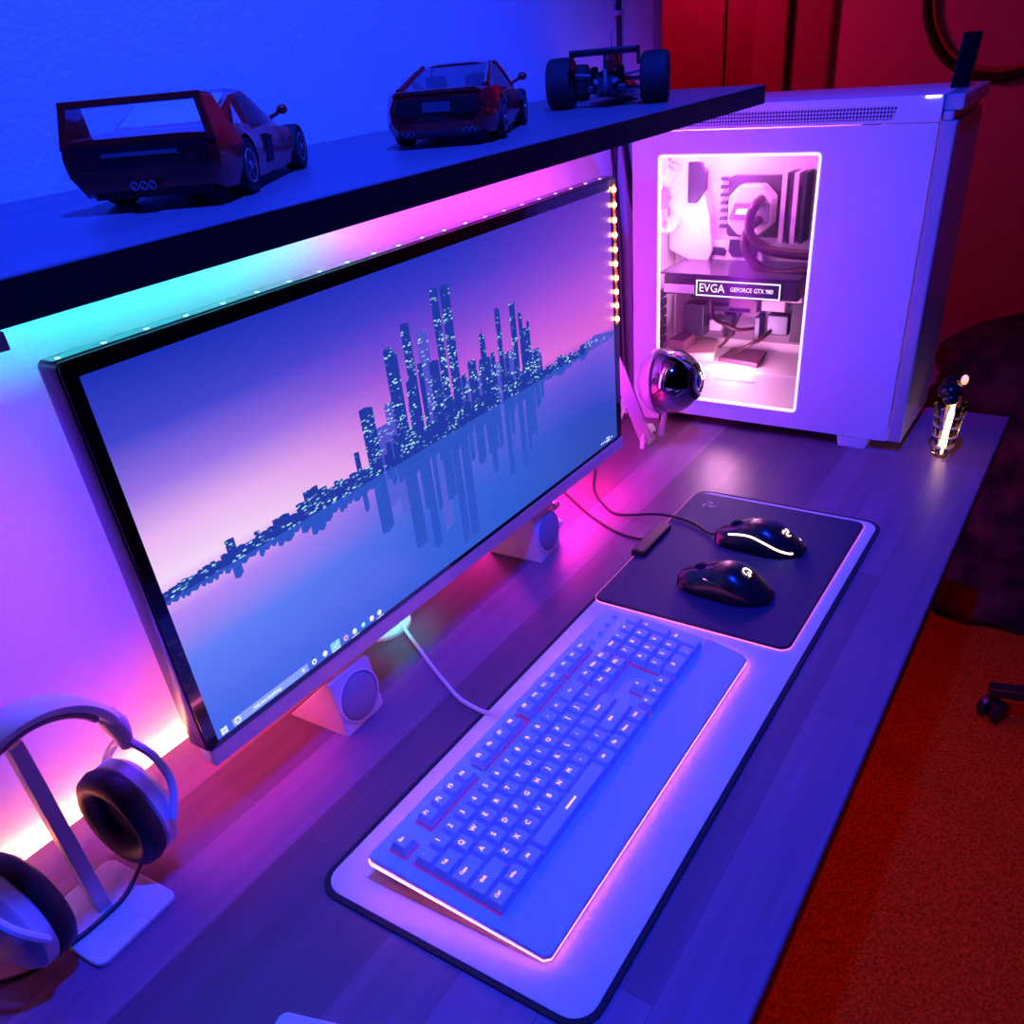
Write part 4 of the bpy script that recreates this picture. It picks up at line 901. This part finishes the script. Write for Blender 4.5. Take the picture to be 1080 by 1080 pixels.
wallcable([(1144,397,545),(1150,386,520),(1180,384,400),(1194,384,360),(1222,384,310),(1224,384,270),(1206,384,240),(1196,384,190),(1204,384,140),(1204,384,80),(1208,382,6)],2.8,'wavy black cable hanging right beside the white tower')
b=MB(); b.lathe([(9,0),(9,-4),(6,-5)],(1219,394,405),'y',20); o=b.build('cable_grommet',M_BLACK,smooth=True); tag(o,'round black cable grommet on the wall between cables and tower','grommet')
b=MB()
for k in range(7):
    a=k*.9; b.tube(spline([(1060+8*math.cos(a),352+6*math.sin(a),3+k),(1070+14*math.cos(a+1),352+10*math.sin(a+1),12+4*k),(1078+10*math.sin(a),356,20+3*k),(1066+16*math.sin(a*2),350+8*math.cos(a),6+2*k)],5),2.6,6)
o=b.build('cable_bundle',M_WCABLE,smooth=True); tag(o,'coiled white cable bundle on the desk behind the ball camera','cable')

# ------------------------------------------------------------------ far room: ring, heap, chair
b=MB(); 
def tor(b,c,R,r,n=64,m=10,y=1,z=1,x0=0):
    V=[[(c[0]+r*math.sin(2*PI*j/m)+x0,c[1]+(R+r*math.cos(2*PI*j/m))*math.cos(2*PI*i/n)*y,c[2]+(R+r*math.cos(2*PI*j/m))*math.sin(2*PI*i/n)*z) for j in range(m)] for i in range(n+1)]
    b.rings(V,cap=False)
ring=thing('wall_hoop','thin black hoop hanging on the far red wall, cut by the frame','hoop',(2288,-40,650))
b=MB(); tor(b,(0,0,0),186,11); b.build('hoop_rim',M_RUBBER,ring,smooth='all')
b=MB(); tor(b,(2,0,0),171,6); b.build('lit_inner_edge',mat('orange_lit_edge',(.5,.2,.08),.35,.4),ring,smooth='all')  # orange light on the hoop's edge, painted as a coloured band
def heap():
    b=MB(); n=44; m=26; rs=[]
    rg=random.Random(11); ph=[(rg.uniform(0,6.28),rg.uniform(0,6.28),rg.randint(2,9),rg.uniform(3,12)) for _ in range(14)]
    for j in range(m+1):
        t=j/m; z=-740+ (745)*t
        base=250*(1-.30*t)*(1-max(0,(t-.80)/.2)**2*.75)
        ring=[]
        for i in range(n):
            a=2*PI*i/n; r=base
            for p1,p2,k,f in ph: r+=(5.5 if k>4 else 11)*math.sin(k*a+p1+f*t)*math.sin(f*t+p2)
            if j==m: r*=.45
            r+=rg.uniform(-13,13); ring.append((r*.8*math.cos(a),r*1.1*math.sin(a),z+740+ (26*math.sin(3*a+1)+18*math.sin(5*a)) *t))
        rs.append(ring)
    b.rings(rs); return b
M_CLOTH=mat('dark_mottled_cloth',(.02,.012,.012),.9,bump=(30,.8,5)); mix_noise(M_CLOTH,14,(.006,.004,.004),(.09,.035,.03),detail=6)
o=heap().build('clothes_pile',M_CLOTH,smooth='all',loc=(1990,-285,-740))
tag(o,'tall dark mottled heap of clothes on the carpet by the far red wall','clothes')
ch=thing('office_chair','black swivel office chair at the right, only a castor leg in view','chair',(1490,-780,-740),(0,0,.0))
hub=(0,0,90)
b=MB(); b.lathe([(36,70),(36,110),(24,118),(24,330)],(0,0,0),'z',20); b.build('column',M_BLACK,ch,smooth=True)
a0=math.atan2(-376+780,1425-1490)
for k in range(5):
    a=a0+2*PI*k/5; c,s_=math.cos(a),math.sin(a); Lr=math.hypot(65,404)-20
    b=MB(); b.rings([[(c*d-s_*w*q,s_*d+c*w*q,z+h*e) for q,e in((-1,-1),(1,-1),(1,1),(-1,1))] for d,w,z,h in((20,26,92,20),(Lr*.6,20,86,15),(Lr+14,16,78,10))])
    lg=b.build('leg',M_BLACK,ch,bevel=4)
    b=MB()
    for q in(-1,1): b.lathe([(24,q*6),(26,q*9),(26,q*22),(22,q*25)],(0,0,0),'y',24)
    b.box(-8,8,-7,7,0,44); b.build('castor',M_BLACK,lg,smooth=True,loc=(c*(Lr-4),s_*(Lr-4),26),rot=(0,0,a+.9))
b=MB(); b.prism(rrect(-240,240,-240,240,60),330,400); b.build('seat',M_CLOTH,ch,bevel=20)
b=MB(); b.prism(rrect(-220,220,-40,20,20),460,1000); b.build('backrest',M_CLOTH,ch,bevel=14,loc=(0,-250,0))
b=MB(); b.box(-30,30,-230,-190,330,620); b.build('back_bar',M_BLACK,ch)

# ------------------------------------------------------------------ lights
def light(name,kind,loc,col,power,**k):
    l=bpy.data.lights.new(name,kind); l.color=col; l.energy=power
    for a,v in k.items(): setattr(l,a,v)
    o=bpy.data.objects.new(name,l); COL.objects.link(o); o.location=Vector(loc)*S; return o
def aim(o,target): o.rotation_euler=(Vector(target)*S-o.location).to_track_quat('-Z','Y').to_euler()
o=light('blue_ceiling_lamp','SPOT',(100,-275,1650),(.008,.036,1.0),225,shadow_soft_size=.03,spot_size=math.radians(88),spot_blend=.6); aim(o,(330,30,0))
o=light('red_alcove_lamp','POINT',(1750,850,800),(1.0,.003,.10),11,shadow_soft_size=.1)
light('red_room_lamp','POINT',(1900,-1500,500),(1.0,.02,.004),1.0,shadow_soft_size=.1)
o=o=light('added_carpet_light','AREA',(800,-284,-44),(1.0,.03,.004),3.4,shape='RECTANGLE',size=1.5,size_y=.012); aim(o,(800,-400,-740))  # added light under the desk edge to redden the carpet, no known source there
# strips behind the monitor, shining at the wall
def stripl(name,x,y,z,sx,sz,col,p,target):
    o=light(name,'AREA',(x,y,z),col,p,shape='RECTANGLE',size=sx*S,size_y=sz*S); aim(o,target); return o
stripl('cyan_strip',190,272,460,440,10,(.01,.62,.72),1.9,(190,316,555))
stripl('violet_strip',620,272,460,360,10,(.8,.04,1.0),1.7,(620,316,555))
stripl('violet_side_strip',790,250,270,10,320,(.52,.03,1.0),1.6,(960,394,260))
stripl('left_side_strip',-20,262,280,12,280,(.10,.015,1.0),1.5,(-160,394,260))
stripl('foot_strip',312,268,42,90,8,(.08,.75,1.0),.05,(312,300,0))
stripl('magenta_strip',680,262,92,210,10,(1.0,.02,.42),2.2,(680,300,0))
stripl('rose_strip',60,262,92,240,10,(1.0,.03,.22),.3,(60,310,0))
# inside the tower
light('case_light','POINT',(CX+70,230,440),(1.0,.19,.80),1.7,shadow_soft_size=.03)
light('case_light','POINT',(CX+15,160,122),(1.0,.42,.70),1.5,shadow_soft_size=.03)
light('case_light','POINT',(CX+60,290,330),(1.0,.36,.85),.6,shadow_soft_size=.03)
w=bpy.data.worlds.new('dim_room'); SC.world=w; w.use_nodes=True
w.node_tree.nodes['Background'].inputs[0].default_value=(.35,.12,.6,1); w.node_tree.nodes['Background'].inputs[1].default_value=.0015

# ------------------------------------------------------------------ camera
cam=bpy.data.cameras.new('camera'); co_=bpy.data.objects.new('camera',cam); COL.objects.link(co_); SC.camera=co_
Rm_=Matrix(((0.5347809620350557,-0.841275892858881,-0.07914666600276321),(-0.5081373868638301,-0.24534073064463913,-0.8255933151122005),(0.6751338524441348,0.48172896734704185,-0.5586872857893708)))
right,down,fwd=Rm_[0],Rm_[1],Rm_[2]
M4=Matrix((right,-down,-fwd)).transposed().to_4x4(); M4.translation=Vector((-347.956,-385.544,630.404))*S
co_.matrix_world=M4
cam.sensor_fit='HORIZONTAL'; cam.sensor_width=36; cam.lens=36*898.486/1080
cam.shift_x=-13.043/1080; cam.shift_y=109.336/1080; cam.clip_start=.02
SC.view_settings.view_transform='Standard'; SC.view_settings.look='None'; SC.view_settings.exposure=0; SC.view_settings.gamma=1; SC.view_settings.use_curve_mapping=False
